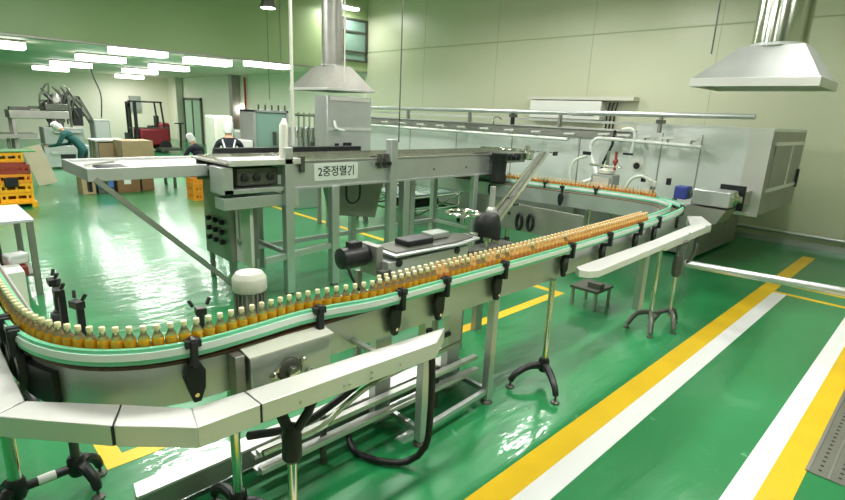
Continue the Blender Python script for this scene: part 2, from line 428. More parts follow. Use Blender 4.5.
t = thing('bottle_conveyor','long curving steel bottle conveyor with green guide rails across the foreground','conveyor',(-2.2,3,0))
MB().sweep(OUT,[(0,.90),(0,1.10),(.012,1.10),(.012,.90)]).build('outer_side_panel','steel',t)
MB().sweep(OUT2,[(0,.90),(0,1.10),(.012,1.10),(.012,.90)]).build('inner_side_panel','steel',t)
MB().sweep(OUT,[(-.016,1.090),(-.016,1.104),(.03,1.104),(.03,1.090)]).build('wear_edge','brown',t)
for nm,z0,z1,mm in (('belt',1.085,ZB,'belt'),('belly_pan',.93,.945,'steel_dull')):
    va=[]; fa=[]
    for (a,b_) in zip(OUT,OUT2):
        dx,dy=b_[0]-a[0],b_[1]-a[1]; L_=math.hypot(dx,dy); ux,uy=dx/L_,dy/L_
        e=.014
        va += [(a[0]+ux*e,a[1]+uy*e,z0),(a[0]+ux*e,a[1]+uy*e,z1),(b_[0]-ux*.002,b_[1]-uy*.002,z1),(b_[0]-ux*.002,b_[1]-uy*.002,z0)]
    for i in range(len(OUT)-1):
        for k in range(4): fa.append((i*4+k,(i+1)*4+k,(i+1)*4+(k+1)%4,i*4+(k+1)%4))
    MB().add(va,fa).build(nm,mm,t)
def rail_set(path, u, z0, inner=False, name='guide_rail'):
    s = -1 if not inner else 1
    a = u; 
    g = MB()
    g.sweep(path,[(a,z0),(a,z0+.022),(a+s*.018,z0+.022),(a+s*.018,z0)])
    g.sweep(path,[(a,z0+.052),(a,z0+.068),(a+s*.018,z0+.068),(a+s*.018,z0+.052)])
    o = g.build(name,'rail',t)
    w = MB().sweep(path,[(a+s*.002,z0+.022),(a+s*.002,z0+.052),(a+s*.024,z0+.052),(a+s*.024,z0+.022)])
    w.build('rail_strip','strip',o)
rail_set(RAIL, 0, 1.127)
# inner rail: near the single file first, then pushed out for the double file
INN = offset(RAIL,.062)
sA = arclen(RAIL)
INR = []
for (x,y),(nx,ny) in zip(RAIL,normals(RAIL)):
    wide = .118 if (y > 1.75 and x > -2.6) else (.065 if y < 1.2 else (.065 + .053*max(0,min(1,(y-1.2)/.55)) if x > -2.6 else .095))
    INR.append((x+nx*wide, y+ny*wide))
rail_set(INR, 0, 1.122, True, 'inner_guide_rail')

def bracket(px, py, ang, u=0, zt=1.20, zb=.915, inner=False, knob=True, scale=1., ro=.03):
    # black moulded guide bracket clipped to the side plate: arm, clamp head and knob
    ca, sa = math.cos(ang), math.sin(ang); n = (-sa, ca)
    def P(a, o, z): return (px + ca*a + n[0]*o, py + sa*a + n[1]*o, z)
    s = 1 if inner else -1
    o1, o2 = (0, s*.05) 
    k = scale
    outline = [(-.012*k,zb),(.018*k,zb),(.040*k,zb+.06),(.045*k,zb+.14),(.024*k,zb+.18),(-.022*k,zb+.18),(-.045*k,zb+.12),(-.030*k,zb+.06)]
    b = MB(); d = Vector(P(0,o2,0)) - Vector(P(0,s*.018,0)); d.z = 0
    b.extr([P(a,s*.018,z) for a,z in outline], d)
    r = b.build('bracket','black',t,bevel=.004)
    h = MB(); h.bar(P(0,s*.035,zb+.165),P(0,s*(ro+.02),zb+.185),.036*k,.03); h.bar(P(0,s*(ro+.022),zb+.17),P(0,s*(ro+.022),zt),.034*k,.028)
    h.bar(P(-.032*k,s*(ro+.012),zt-.012),P(.032*k,s*(ro+.012),zt-.012),.04,.034)
    if inner: h.bar(P(-.03,s*.05,zt+.01),P(-.045,s*.06,zt+.04),.014,.014).bar(P(.03,s*.05,zt+.01),P(.045,s*.06,zt+.04),.014,.014)
    else: h.bar(P(.0,s*(ro-.01),zt-.0),P(0,s*(ro+.035),zt-.0),.022,.022)
    h.build('clamp_knob','black',r,bevel=.003)
    q = MB(); q.tube([P(0,s*.05,zb+.04),P(0,s*.062,zb+.04)],.010,8); q.build('bolt','steel_shiny',r)
for y in (1.36,1.86,2.22,2.80,3.68,4.33,5.03,5.55): 
    xs = -2.10 if y < 4 else -2.10-.02*(y-4)-(.02 if y>5.5 else 0)
    bracket(xs, y, PI/2, ro=(.02 if y < 1.5 else .075 if y < 4.5 else .055))
bracket(-2.115,.75,PI/2*.93)
bracket(-2.3,6.6,PI*.6,ro=.05); bracket(-2.55,7.05,PI*.8,ro=.05)
for x in (-3.3,-3.05,-2.82,-2.64): bracket(x,.255 if x<-2.7 else .265,0,scale=1.1)
bracket(-3.05,.40,0,inner=True,zt=1.27); bracket(-2.86,.39,0,inner=True,zt=1.27); bracket(-2.62,.42,PI*.1,inner=True,zt=1.27); bracket(-2.235,.86,PI*.46,inner=True,zt=1.25,scale=.7)
MB().sweep([p for p in OUT if -3.3 < p[0] < -2.42 and p[1] < 1],[(-.03,.91),(-.03,1.06),(-.002,1.06),(-.002,.91)]).build('dark_panel_strip','black',t)  # black strip: dark fittings here, plus the panel's dark reflection put into the colour
for x in (-3.6,-4.4,-5.2,-6.0): bracket(x,7.13+(x+3.5)*.10,PI,inner=True)
for x in (-4.0,-5.2): bracket(x,6.83+(x+3.5)*.11,PI,inner=False)
# tripod foot and other legs of the conveyor
def pole_leg(x, y, zt, parent, r=.024, arms=((-.13,-.27),(.25,-.2)), hub=.16, name='leg', m='steel_shiny', rz=.0):
    l = MB().tube([(x,y,hub),(x,y,zt)],r,14).build(name,m,parent)
    b = MB().lathe([(.035,hub-.05),(.045,hub-.03),(.045,hub+.05),(.035,hub+.07)],(x,y,0),14)
    for ax,ay in arms:
        pts = curve3([(x,y,hub),(x+ax*.45,y+ay*.45,hub+.01),(x+ax*.9,y+ay*.9,hub-.05),(x+ax,y+ay,.06)],.04)
        b.tube(pts,[.034-.012*i/len(pts) for i in range(len(pts))],10)
    f = b.build('foot_yoke','black',l)
    for ax,ay in arms:
        g = MB(); g.tube([(x+ax,y+ay,.02),(x+ax,y+ay,.07)],.009,8); g.lathe([(.036,0),(.034,.012),(.014,.024)],(x+ax,y+ay,0),14)
        g.build('levelling_foot','steel_dark',f)
    return l
pole_leg(-2.08,3.56,.91,t)
for x in (-4.2,-5.2): pole_leg(x,.36,.91,t,arms=((-.2,.05),(.2,.05)))
# square section leg frame under the straight run
b = MB().box(-2.225,-2.165,2.93,2.99,.03,.92)
b.build('leg','steel',t,bevel=.003)
MB().box(-2.18,-2.12,2.17,2.23,.03,.90).build('leg','steel',t,bevel=.003)
MB().box(-2.53,-2.46,2.06,2.20,.05,.92).build('leg','steel',t,bevel=.003)
MB().box(-2.53,-2.46,2.78,2.92,.05,.92).build('leg','steel',t,bevel=.003)
MB().bar((-2.49,1.2,.10),(-2.49,2.98,.10),.04,.04).bar((-2.15,2.2,.10),(-2.195,2.96,.10),.035,.035).bar((-2.49,2.96,.10),(-2.2,2.96,.10),.035,.035).bar((-2.49,2.2,.10),(-2.15,2.2,.10),.035,.035).build('base_frame','steel',t)
for fx,fy in ((-2.195,2.96),(-2.15,2.2)): MB().lathe([(.05,0),(.045,.012),(.02,.03)],(fx,fy,0),14).build('foot_pad','steel_dark',t)
# far end legs
for x in (-3.6,-5.0): pole_leg(x,6.95,.91,t,arms=((-.15,-.1),(.15,-.1)))

# gearbox cover bolted to the outer side of the conveyor
t2 = thing('drive_gearbox','steel drive cover with round hub and bolts on the conveyor side','gearbox',(-2.02,1.3,.78))
MB().box(-2.098,-2.0,.96,1.38,.84,1.075).build('housing','steel',t2,bevel=.006)
MB().extr([(-2.095,.95,1.09),(-1.985,.95,1.077),(-1.985,1.39,1.077),(-2.095,1.39,1.09)],(0,0,.008)).build('lid','offwhite',t2)
MB().box(-2.094,-2.02,.90,.945,.80,1.09).build('side_channel','steel_dull',t2,bevel=.004)
MB().lathe([(.062,.0),(.062,.012),(.05,.02),(.03,.02),(.028,.045),(.0,.045)][0:5],(-2.0,1.15,.96),18,'X').build('hub_plate','steel_dark',t2)
b = MB().lathe([(.03,.018),(.028,.05),(.01,.052)],(-2.0,1.15,.96),14,'X')
b.build('hub_boss','steel_shiny',t2)
for dy,dz in ((-.085,0.0),(.07,.03),(-.12,-.08),(.10,-.04)):
    MB().lathe([(.02,0),(.02,.014),(.012,.02)],(-2.0,1.15+dy,.96+dz),10,'X').build('bolt','steel_shiny',t2)
MB().bar((-1.995,1.07,.97),(-1.995,1.14,1.02),.012,.02).build('link_bar','steel_shiny',t2)

# ------------------------------------------------------------------ bottles
PROF = [(.019,0),(.0240,.004),(.0246,.010),(.0246,.040),(.0246,.084),(.0240,.096),(.0222,.106),(.0165,.118),(.0122,.126),(.0105,.134),(.0105,.146)]
def make_bottle(glass, capm, top='glass_clear'):
    o = MB().lathe(PROF,(0,0,0),12).build('bottle',[glass,top],org=(0,0,0),smooth=50)
    for p in o.data.polygons: p.material_index = 1 if p.center.z > .108 else 0
    MB().lathe([(.0118,.138),(.0124,.140),(.0124,.155),(.0112,.158)],(0,0,0),12).build('cap',capm,o)
    return o
bot = make_bottle('glass','cap')
bot2 = make_bottle('glass_red','cap_peach','glass_gold')
GRP = {'curve':('amber glass bottle with pale cap in the single file round the left curve','bottles in single file on the left curve'),
 'front':('amber glass bottle with pale cap in the front file, touching the green rail','bottles in the front file of the straight run'),
 'rear':('amber glass bottle with pale cap in the rear file of the straight run','bottles in the rear file of the straight run'),
 'return':('small amber bottle on the far run before the spray tunnel','bottles on the far run before the tunnel')}
used = set()
def bottle(x, y, kind, g):
    src = bot if kind == 0 else bot2
    o = src if kind not in used else copy_tree(src)
    used.add(kind)
    o.location = (x, y, ZB+.002); o.rotation_euler.z = random.uniform(0,6.28)
    tag(o, GRP[g][0], 'bottle', GRP[g][1])
LA = offset(RAIL,.030); LB = offset(RAIL,.086)
sa = arclen(LA); tot = sa[-1]
d = 2.6
while d < tot:
    (x,y),_ = along(LA,d)
    if x > -2.7 and y > 5.30: break
    if y < 1.3 or x < -2.6: g, step = 'curve', .0502
    else: g, step = 'front', .0515
    bottle(x+random.uniform(-.001,.001), y, 0 if y < 1.7+random.random()*2.2 else 1, g)
    d += step
sb = arclen(LB); d = 0
while d < sb[-1]:
    (x,y),_ = along(LB,d)
    if x > -2.6 and 1.75 < y < 5.30: bottle(x+random.uniform(-.001,.001), y+.02, 0 if y < 1.7+random.random()*2.2 else 1, 'rear')
    d += .0515
LR = offset(RAIL,.045); d = 0; sr = arclen(LR); cnt = 0
while d < sr[-1]:
    (x,y),_ = along(LR,d)
    if y > 6.4 and -5.9 < x < -2.75:
        bottle(x, y, 1, 'return'); cnt += 1
    d += .054
# ------------------------------------------------------------------ steel cover trays in front of the conveyor
def seg(par, poly, z, h, name='cover_section', m='steel_lit'):
    b = MB(); b.prism(poly, z-h, z)
    return b.build(name, m, par, bevel=.004)
def gap(p, q, f):   # point f of the way from p to q
    return (p[0]+(q[0]-p[0])*f, p[1]+(q[1]-p[1])*f)
t = thing('cover_tray','bent stainless cover tray running around the left curve in the foreground','cover tray',(-2,1,.9))
Bk = [(-4.2,.19),(-2.36,.20),(-2.10,.465),(-1.895,.66),(-1.886,.87),(-1.82,2.02)]
Fr = [(-4.2,.085),(-2.31,.095),(-1.965,.40),(-1.755,.625),(-1.75,.875),(-1.71,1.84)]
for i in range(5):
    e = .006/ max(.1, math.dist(Bk[i],Bk[i+1])); e0 = e if i in (1,2,4) else .0
    a0, a1 = gap(Bk[i],Bk[i+1],e0), Bk[i+1]; c0, c1 = gap(Fr[i],Fr[i+1],e0), Fr[i+1]
    seg(t, [c0,c1,a1,a0], 1.0, .088)
for k,(p,q) in enumerate(((Bk[1],Fr[1]),(Bk[2],Fr[2]),(Bk[4],Fr[4]))):
    MB().bar((p[0],p[1],.957),(q[0],q[1],.957),.010,.080).build('joint_seam','black',t)
MB().bar((-1.88,1.6,.94),(-2.1,1.6,.94),.03,.02).build('tray_arm','steel',t)
b = MB()
for y,z in ((1.42,.975),(1.42,.945),(1.27,.955),(1.30,.955),(1.6,.96),(1.05,.955)): 
    x = -1.75+ (y-.875)*.0415
    b.lathe([(.008,0),(.008,.006),(.004,.008)],(x,y,z-.01),8,'X')
b.build('rivet','steel_shiny',t)
# stand pole with black clamp head under the tray
l = MB().tube([(-1.84,1.06,.06),(-1.84,1.06,.74)],.022,14).build('stand_pole','steel_shiny',t)
MB().lathe([(.03,.60),(.045,.62),(.045,.74),(.03,.78)],(-1.84,1.06,0),14).tube(curve3([(-1.84,1.06,.72),(-1.88,1.03,.84),(-1.93,1.0,.92)]),.026,10).tube(curve3([(-1.84,1.06,.72),(-1.80,1.12,.84),(-1.82,1.18,.92)]),.022,10).build('clamp_head','black',l)
MB().lathe([(.06,0),(.055,.02),(.024,.07)],(-1.84,1.06,0),14).build('foot_pad','black',l)

t = thing('side_tray','white topped narrow steel tray along the far right part of the conveyor','cover tray',(-1.95,5.2,.9))
seg(t,[(-1.83,3.82),(-1.885,5.3),(-2.02,5.3),(-2.00,3.76),(-1.94,3.70),(-1.87,3.73)],1.0,.06,m='cover')
seg(t,[(-1.885,5.305),(-1.94,6.82),(-2.09,6.55),(-2.02,5.305)],1.0,.085,m='cover')
seg(t,[(-1.942,6.825),(-2.22,7.32),(-2.34,7.15),(-2.092,6.553)],1.0,.10,m='cover')
MB().lathe([(.012,0),(.012,.01)],(-1.91,6.0,1.0),10).lathe([(.012,0),(.012,.01)],(-1.93,6.6,1.0),10).build('screw','steel_shiny',t)
MB().box(-2.05,-1.98,5.10,5.20,.30,.92).build('box_post','steel',t,bevel=.004)
l = MB().tube([(-2.0,5.5,.1),(-2.0,5.5,.9)],.022,12).build('pole','steel_shiny',t)
b = MB()
for ax,ay in ((-.16,-.18),(.12,-.25)):
    b.tube(curve3([(-2.0,5.5,.18),(-2.0+ax*.6,5.5+ay*.6,.17),(-2.0+ax,5.5+ay,.04)]),.026,10); b.lathe([(.034,0),(.03,.014),(.014,.022)],(-2.0+ax,5.5+ay,0),12)
b.build('foot_yoke','steel_dark',l)

# horizontal drain pipe leaving to the right on its own post
t = thing('drain_pipe','long steel pipe held off the floor by a clamp post, running out to the right','pipe',(-1.85,5.8,0))
MB().tube([(-1.88,5.93,.68),(4.9,7.14,.68)],.042,16).build('pipe','steel',t)
l = MB().tube([(-1.9,5.76,.1),(-1.9,5.76,.66)],.020,12).build('post','steel_shiny',t)
MB().lathe([(.035,.56),(.05,.6),(.05,.74),(.035,.80)],(-1.9,5.76,0),14).tube(curve3([(-1.9,5.76,.76),(-1.93,5.80,.88),(-1.88,5.9,.93)]),.018,8).tube(curve3([(-1.86,5.90,.70),(-1.80,5.93,.80),(-1.80,5.95,.92)]),.016,8).build('clamp','steel_dark',l)
b = MB()
for ax,ay in ((-.10,-.2),(.14,-.2),(.03,.14)):
    b.tube(curve3([(-1.9,5.76,.17),(-1.9+ax*.6,5.76+ay*.6,.16),(-1.9+ax,5.76+ay,.04)]),.026,10); b.lathe([(.034,0),(.03,.014),(.014,.022)],(-1.9+ax,5.76+ay,0),12)
b.tube([(-1.9,5.76,.17),(-2.0,5.5,.17)],.014,8)
b.build('foot_yoke','steel_dark',l)

# long sheet steel trough on the floor below the curve
t = thing('floor_trough','long pale steel trough lying beneath the conveyor near the bottom left','trough',(-2.63,1.6,0))
b = MB().extr([(-2.72,.62,.18),(-2.60,.60,.18),(-2.60,.60,.165),(-2.72,.62,.165)],(0,2.5,0))
b.build('top_sheet','steel_lit',t)
MB().box(-2.612,-2.60,.62,3.1,.05,.165).box(-2.72,-2.708,.62,3.1,.05,.165).build('side_sheet','steel_dull',t)
for y in (.66,1.4,2.2,3.0):
    MB().lathe([(.035,0),(.03,.012),(.01,.02),(.01,.06)],(-2.66,y,0),10).build('foot','steel_dark',t)
# stacked profiles and bent tube beside the trough
t = thing('pipe_bundle','bundle of bent steel pipes and channels under the tray between the legs','pipes',(-2.4,1.8,.2))
for i,(x,z) in enumerate(((-2.40,.17),(-2.34,.21),(-2.42,.26),(-2.36,.31))):
    MB().bar((x,1.15,z),(x,3.0,z),.045,.03).build('channel','steel_lit' if i % 2 else 'steel',t)
MB().tube(curve3([(-2.2,1.1,.42),(-2.2,1.45,.42),(-2.22,1.6,.47),(-2.25,1.85,.52),(-2.28,2.7,.55)]),.017,10).build('bent_tube','steel_shiny',t)
MB().tube(curve3([(-2.25,1.05,.52),(-2.27,1.35,.44),(-2.26,1.6,.5),(-2.3,2.0,.60),(-2.3,2.6,.64)]),.022,10).build('hose','rubber',t)
for y in (1.6,2.6): MB().bar((-2.4,y,0),(-2.4,y,.34),.03,.03).build('bracket_post','steel_dark',t)
o = MB().tube(curve3([(-2.50,1.86,.06),(-2.35,1.80,.03),(-2.17,1.85,.03),(-2.03,1.97,.04),(-1.965,2.06,.14),(-1.955,2.08,.35),(-1.96,2.08,.7),(-1.99,2.07,.92)]),.021,12).build('hose','rubber')
tag(o,'thick black hose looping down to the floor beside the leg frame','hose')
# conveyor leg with spread black feet below the tray
t = thing('leg_stand','polished round leg with black spread feet under the bend of the tray','stand',(-2.27,1.0,0))
pole_leg(-2.25,.98,.90,t,arms=((-.26,-.02),(.22,.16),(.05,-.25)),r=.026,name='pole')
t = thing('leg_stand','pair of poles with black clamps joined by a bar in the bottom left corner','stand',(-3.1,.3,0))
pole_leg(-3.09,.17,.90,t,arms=((-.14,-.05),(.06,-.12)),r=.030,name='pole',hub=.16)
pole_leg(-3.10,.44,.90,t,arms=((-.08,.12),(.13,.06)),r=.024,name='pole',m='steel_dark',hub=.16)
MB().tube([(-3.09,.17,.16),(-3.10,.44,.16)],.024,12).build('cross_bar','black',t)
MB().tube([(-3.093,.26,.16),(-3.097,.34,.16)],.027,12).build('bar_label','label',t)
# dark motor and cables in front of the left straight
t = thing('drive_motor','black drive motor with chrome fittings under the left end of the green rail','motor',(-3.1,.12,.7))
MB().lathe([(.02,-.2),(.085,-.19),(.09,-.1),(.09,.12),(.07,.16),(.03,.17)],(-2.85,.13,.80),16,'X').build('motor_body','black',t)
MB().obox((-2.98,.13,.98),(.12,.07,.08)).build('terminal_box','black',t,bevel=.01)
MB().tube([(-3.1,.16,.95),(-2.9,.12,1.05)],.012,8).tube([(-3.2,.14,.9),(-3.2,.14,1.1)],.014,8).build('fitting','steel_shiny',t)
MB().lathe([(.02,0),(.02,.03)],(-3.0,.12,1.04),10).build('bolt','steel_shiny',t)

# vertical geared motor behind the curve
t = thing('gear_motor','upright motor with ivory dome cap behind the bottles on the curve','motor',(-2.76,1.34,.8))
MB().lathe([(.094,1.19),(.098,1.18),(.098,1.115),(.093,1.105)][::-1]+[(.075,1.215),(.03,1.222)],(-2.76,1.34,0),24).build('fan_cap','offwhite',t)
b = MB().lathe([(.075,.80),(.075,1.108)],(-2.76,1.34,0),20)
for k in range(20):
    a = 2*PI*k/20; b.obox((-2.76+.082*math.cos(a),1.34+.082*math.sin(a),.955),(.02,.006,.29),a)
b.build('finned_body','steel_dull',t)
MB().lathe([(.07,.66),(.09,.68),(.09,.79),(.07,.80)],(-2.76,1.34,0),18).box(-2.82,-2.36,1.30,1.38,.68,.76).build('gearbox','steel_dull',t)

# ------------------------------------------------------------------ double-row aligner machine
X0 = -5.25
t = thing('aligner_machine','long steel double row aligner conveyor on a post frame in the middle distance','machine',(X0-.4,4.5,0))
MB().box(X0-.03,X0,3.12,7.0,1.27,1.54).box(X0-.05,X0+.03,3.12,7.0,1.245,1.27).build('front_panel','steel',t)
MB().box(-6.15,-6.12,2.4,7.6,1.3,1.56).build('rear_panel','steel_dull',t)
MB().box(-6.15,X0,2.35,7.65,1.545,1.565).build('deck','steel_dull',t)
o = MB()
for i in range(8): o.bar((-6.08+i*.11,2.4,1.578),(-6.08+i*.11,7.9,1.578),.022,.02)
o = o.build('guide_bars','steel_shiny',t)
MB().box(-6.5,-6.42,2.75,5.0,1.52,1.625).box(-6.42,-6.12,2.8,2.86,1.50,1.54).box(-6.42,-6.12,4.8,4.86,1.50,1.54).build('black_side_rail','black',t,bevel=.004)
for (x,y,w,z1) in ((X0,3.05,.10,1.72),(X0+.01,3.67,.10,1.26),(X0+.02,4.58,.11,1.80),(X0-.02,4.86,.11,1.27),(X0,6.32,.09,1.26),(-6.1,3.05,.09,1.55),(-6.1,4.6,.09,1.55),(-6.1,6.3,.09,1.55),(-5.6,5.3,.09,1.5)):
    MB().box(x-w/2,x+w/2,y-w/2,y+w/2,.03,z1).build('leg','steel',t,bevel=.004)
    MB().lathe([(.05,0),(.045,.012),(.02,.035)],(x,y,0),12).build('levelling_foot','steel_dark',t)
for p,q,w in (((X0,2.75,.46),(X0,3.62,.52),.07),((X0,3.72,.52),(X0,3.62,.52),.07),((X0,3.72,.28),(X0,4.55,.30),.06),((-6.1,3.1,.4),(-6.1,6.3,.4),.06),((X0,4.92,.3),(X0,6.3,.3),.05),((-6.1,3.05,.5),(X0,3.05,.5),.05),((-6.1,6.3,.4),(X0,6.3,.4),.05)):
    MB().bar(p,q,w*.8,w).build('cross_rail','steel',t)
# plate with the machine's name
pl = MB().box(X0+.002,X0+.012,3.40,4.03,1.325,1.525).build('name_plate','label',t)
cu = bpy.data.curves.new('sign_text','FONT'); cu.body = '2\uc911\uc815\ub82c\uae30'; cu.size = .125; cu.align_x = 'CENTER'; cu.align_y = 'CENTER'; cu.extrude = .001; cu.offset = .0015
to = bpy.data.objects.new('tmp_text',cu); C.objects.link(to)
bpy.context.view_layer.update()
me = bpy.data.meshes.new_from_object(to.evaluated_get(bpy.context.evaluated_depsgraph_get()))
bpy.data.objects.remove(to)
me.name = 'plate_lettering'; me.materials.clear(); me.materials.append(M['ink'])
wds = [v.co.x for v in me.vertices]; print('text verts', len(wds), min(wds) if wds else 0, max(wds) if wds else 0)
k = .52/(max(wds)-min(wds)); me.transform(Matrix.Diagonal((k, 1.05, 1, 1)))
me.transform(Matrix.Rotation(PI/2,4,'Z') @ Matrix.Rotation(PI/2,4,'X'))
lo = bpy.data.objects.new('plate_lettering', me); C.objects.link(lo); lo.parent = pl
lo.location = Vector((X0+.0135,3.715,1.425)) - Vector(ORG[pl.name])
# brackets, end rollers
for y in (3.2,4.35,4.45): MB().box(X0,X0+.05,y,y+.05,1.44,1.62).build('side_bracket','steel_dark',t)
for y in (4.3,4.42,4.5): MB().tube([(X0+.05,y,1.5),(X0+.09,y,1.5)],.025,10).build('clamp_knob','black',t)
for y in (3.9,5.4,6.1): MB().lathe([(.014,0),(.014,.012),(.008,.016)],(X0,y,1.38),10,'X').build('bolt','steel_dark',t)
# curved discharge end
b = MB()
for r in (.22,.34,.46,.58): b.tube([(-5.68+r*math.sin(a), 7.65+r*.9*(1-math.cos(a))*0+r*math.cos(a)*.6, 1.585) for a in [i*PI/10-PI/2 for i in range(11)]],.013,8)
b.build('curved_guide','steel_shiny',t)
MB().lathe([(.10,1.44),(.12,1.46),(.12,1.56),(.09,1.58)],(-5.30,7.75,0),16).lathe([(.05,1.58),(.05,1.66),(.02,1.68)],(-5.30,7.75,0),12).build('end_sprocket','steel_shiny',t)
b = MB()
for y in (7.15,7.28,7.4): b.lathe([(.055,0),(.055,.06),(.03,.075)],(X0-.02,y,1.50),12,'X')
b.build('adjusting_knob','black',t)
MB().box(X0-.5,X0-.05,7.0,7.7,1.40,1.54).build('end_frame','steel_dull',t)
MB().tube([(X0+.05,7.9,1.58),(X0+.1,8.3,1.56)],.008,6).obox((X0+.12,8.38,1.54),(.03,.14,.07),.1).build('sensor','black',t)
# black box
MB().lathe([(.10,1.12),(.125,1.15),(.125,1.22),(.11,1.28),(.12,1.54),(.135,1.56),(.135,1.59)],(X0+.14,6.74,0),20).build('black_hood','black',t)
MB().box(X0-.02,X0+.06,6.66,6.82,1.30,1.40).build('hood_bracket','steel_dark',t)
# left end: beam, dark drive, cabinet
MB().box(-5.50,-5.28,2.32,3.02,1.07,1.20).build('lower_beam','steel',t,bevel=.004)
MB().box(-5.55,-5.25,2.32,3.05,1.24,1.29).box(-5.55,-5.25,2.3,2.42,1.24,1.52).build('drive_frame','steel',t,bevel=.004)
MB().box(-5.6,-5.33,2.5,2.98,1.31,1.50).build('drive_unit','steel_dark',t,bevel=.01)
b = MB()
for y in (2.58,2.72,2.88): b.lathe([(.04,0),(.04,.03),(.02,.035)],(-5.33,y,1.40),12,'X')
b.build('drive_roller','black',t)
MB().box(-5.55,-5.2,2.38,3.2,1.535,1.60).build('infeed_plate','steel_lit',t,bevel=.006)
MB().tube([(-5.27,3.02,1.55),(-5.30,3.05,1.95),(-5.34,3.08,2.02)],[.05,.05,.02],12).build('post_sleeve','offwhite',t)
MB().tube(curve3([(-5.5,4.05,1.24),(-5.5,4.06,1.02),(-5.5,4.15,.96),(-5.5,4.26,1.02),(-5.5,4.27,1.24)],.04),.014,8).build('looped_cable','rubber',t)
MB().extr([(-6.0,4.0,1.2),(-6.0,4.9,1.2),(-6.0,4.75,.66),(-6.0,4.1,.76)],(.25,0,0)).build('hopper','steel_dull',t,bevel=.01)

t = thing('control_cabinet','steel side cabinet with nine black knobs at the left end of the aligner','cabinet',(-6.1,2.8,.35))
MB().box(-6.5,-5.78,2.6,2.95,.34,1.28).build('body','steel_dull',t,bevel=.006)
MB().box(-5.775,-5.40,2.66,2.70,.36,1.05).build('side_sheet','offwhite',t,bevel=.003)
for z in (.80,.68,.56):
    for x in (-6.32,-6.14,-5.96):
        MB().lathe([(.012,-.0),(.030,-.008),(.034,-.02),(.03,-.05),(.012,-.055)][::-1],(x,2.6,z),12,'Y').build('knob','black',t)
MB().lathe([(.035,-.03),(.035,0)],(-5.66,2.66,.62),12,'Y').box(-5.67,-5.65,2.645,2.66,.62,1.04).build('pull_rod','steel_dull',t)
for x,y in ((-6.45,2.65),(-5.83,2.65),(-6.45,2.9),(-5.83,2.9)): MB().box(x-.025,x+.025,y-.025,y+.025,0,.34).build('leg','steel_dull',t)

t = thing('infeed_platform','wide flat steel platform reaching left from the aligner, held by a sloping strut','platform',(-6.2,2.2,1.4))
MB().box(-6.66,-5.66,1.22,3.4,1.46,1.49).build('deck','steel_lit',t)
MB().box(-5.68,-5.64,1.20,2.32,1.40,1.52).box(-6.68,-6.64,1.20,3.42,1.40,1.52).box(-6.66,-5.66,1.20,1.23,1.40,1.52).build('rim','steel',t,bevel=.003)
MB().box(-5.72,-5.66,1.205,1.235,1.30,1.45).build('end_block','black',t)
MB().box(-6.1,-5.8,1.35,1.6,1.492,1.51).build('black_pad','black',t)
MB().bar((-6.15,1.3,1.50),(-5.85,1.5,1.56),.03,.02).build('loose_bar','offwhite',t)
MB().bar((-5.64,1.26,1.42),(-5.64,2.60,.06),.03,.05).bar((-5.73,1.26,1.42),(-5.73,2.60,.06),.03,.05).bar((-5.685,1.26,1.41),(-5.685,2.60,.05),.08,.012).build('strut','steel_dull',t)
MB().lathe([(.06,0),(.05,.02),(.02,.06)],(-5.69,2.62,0),12).build('strut_foot','steel_dark',t)
MB().box(-6.5,-6.44,3.3,3.36,.0,1.46).box(-6.5,-6.44,1.5,1.56,1.2,1.46).build('rear_leg','steel_dull',t)
MB().obox((-6.3,2.45,1.38),(.35,.4,.1)).build('under_box','steel_dark',t)

# ------------------------------------------------------------------ transfer unit right behind the bottles
t = thing('transfer_unit','low steel unit with dark tray top and black motor behind the straight bottle run','machine',(-2.95,2.9,0))
MB().box(-3.05,-2.80,2.45,3.35,.93,1.07).build('body','steel',t,bevel=.008)
b = MB().prism([(-2.78,2.50),(-2.75,3.2),(-2.8,3.50),(-3.0,3.52),(-3.12,3.3),(-3.12,2.50)],1.10,1.12)
b.build('tray_rim','steel',t,bevel=.006)
MB().prism([(-2.82,2.54),(-2.79,3.18),(-2.84,3.45),(-2.98,3.47),(-3.08,3.27),(-3.08,2.54)],1.12,1.13).build('tray_top','steel_dark',t,bevel=.004)
MB().box(-3.05,-2.88,2.72,3.0,1.13,1.175).build('dark_block','black',t,bevel=.008)
MB().box(-3.08,-2.94,3.05,3.25,1.13,1.18).build('pale_block','greybox',t,bevel=.008)
MB().lathe([(.03,-.02),(.078,0),(.082,.04),(.082,.2),(.07,.235)],(-3.0,2.16,1.10),18,'Y').obox((-3.0,2.28,1.195),(.07,.1,.04)).build('motor','black',t)
MB().box(-3.08,-2.88,2.40,2.46,.95,1.18).build('motor_flange','steel_dull',t,bevel=.004)
MB().box(-2.83,-2.77,2.36,2.46,.80,1.02).build('dark_foot_block','steel_dark',t)
MB().tube(curve3([(-2.86,2.12,1.08),(-2.80,2.15,.95),(-2.80,2.25,.86),(-2.8,2.33,.95)]),.010,8).build('cable','rubber',t)
b = MB()
for y in (2.55,3.2): b.lathe([(.03,0),(.03,.012),(.015,.018)],(-2.80,y,1.05),12,'X')
b.build('round_port','black',t)
MB().bar((-2.78,2.36,.93),(-2.78,3.4,.93),.03,.03).build('lower_rail','steel_shiny',t)
for x,y in ((-3.1,2.4),(-3.1,3.3),(-2.86,2.9)): MB().bar((x,y,.02),(x,y,.95),.045,.045).build('leg','steel_dull',t)
dr = MB().lathe([(.10,.86),(.135,.88),(.135,1.10),(.115,1.2),(.09,1.23),(.03,1.235)],(-3.12,4.0,0),24).build('drum','black',t)
MB().lathe([(.06,.6),(.07,.86)],(-3.12,4.0,0),16).build('drum_neck','steel_dark',t)
wh = MB()
n = 24
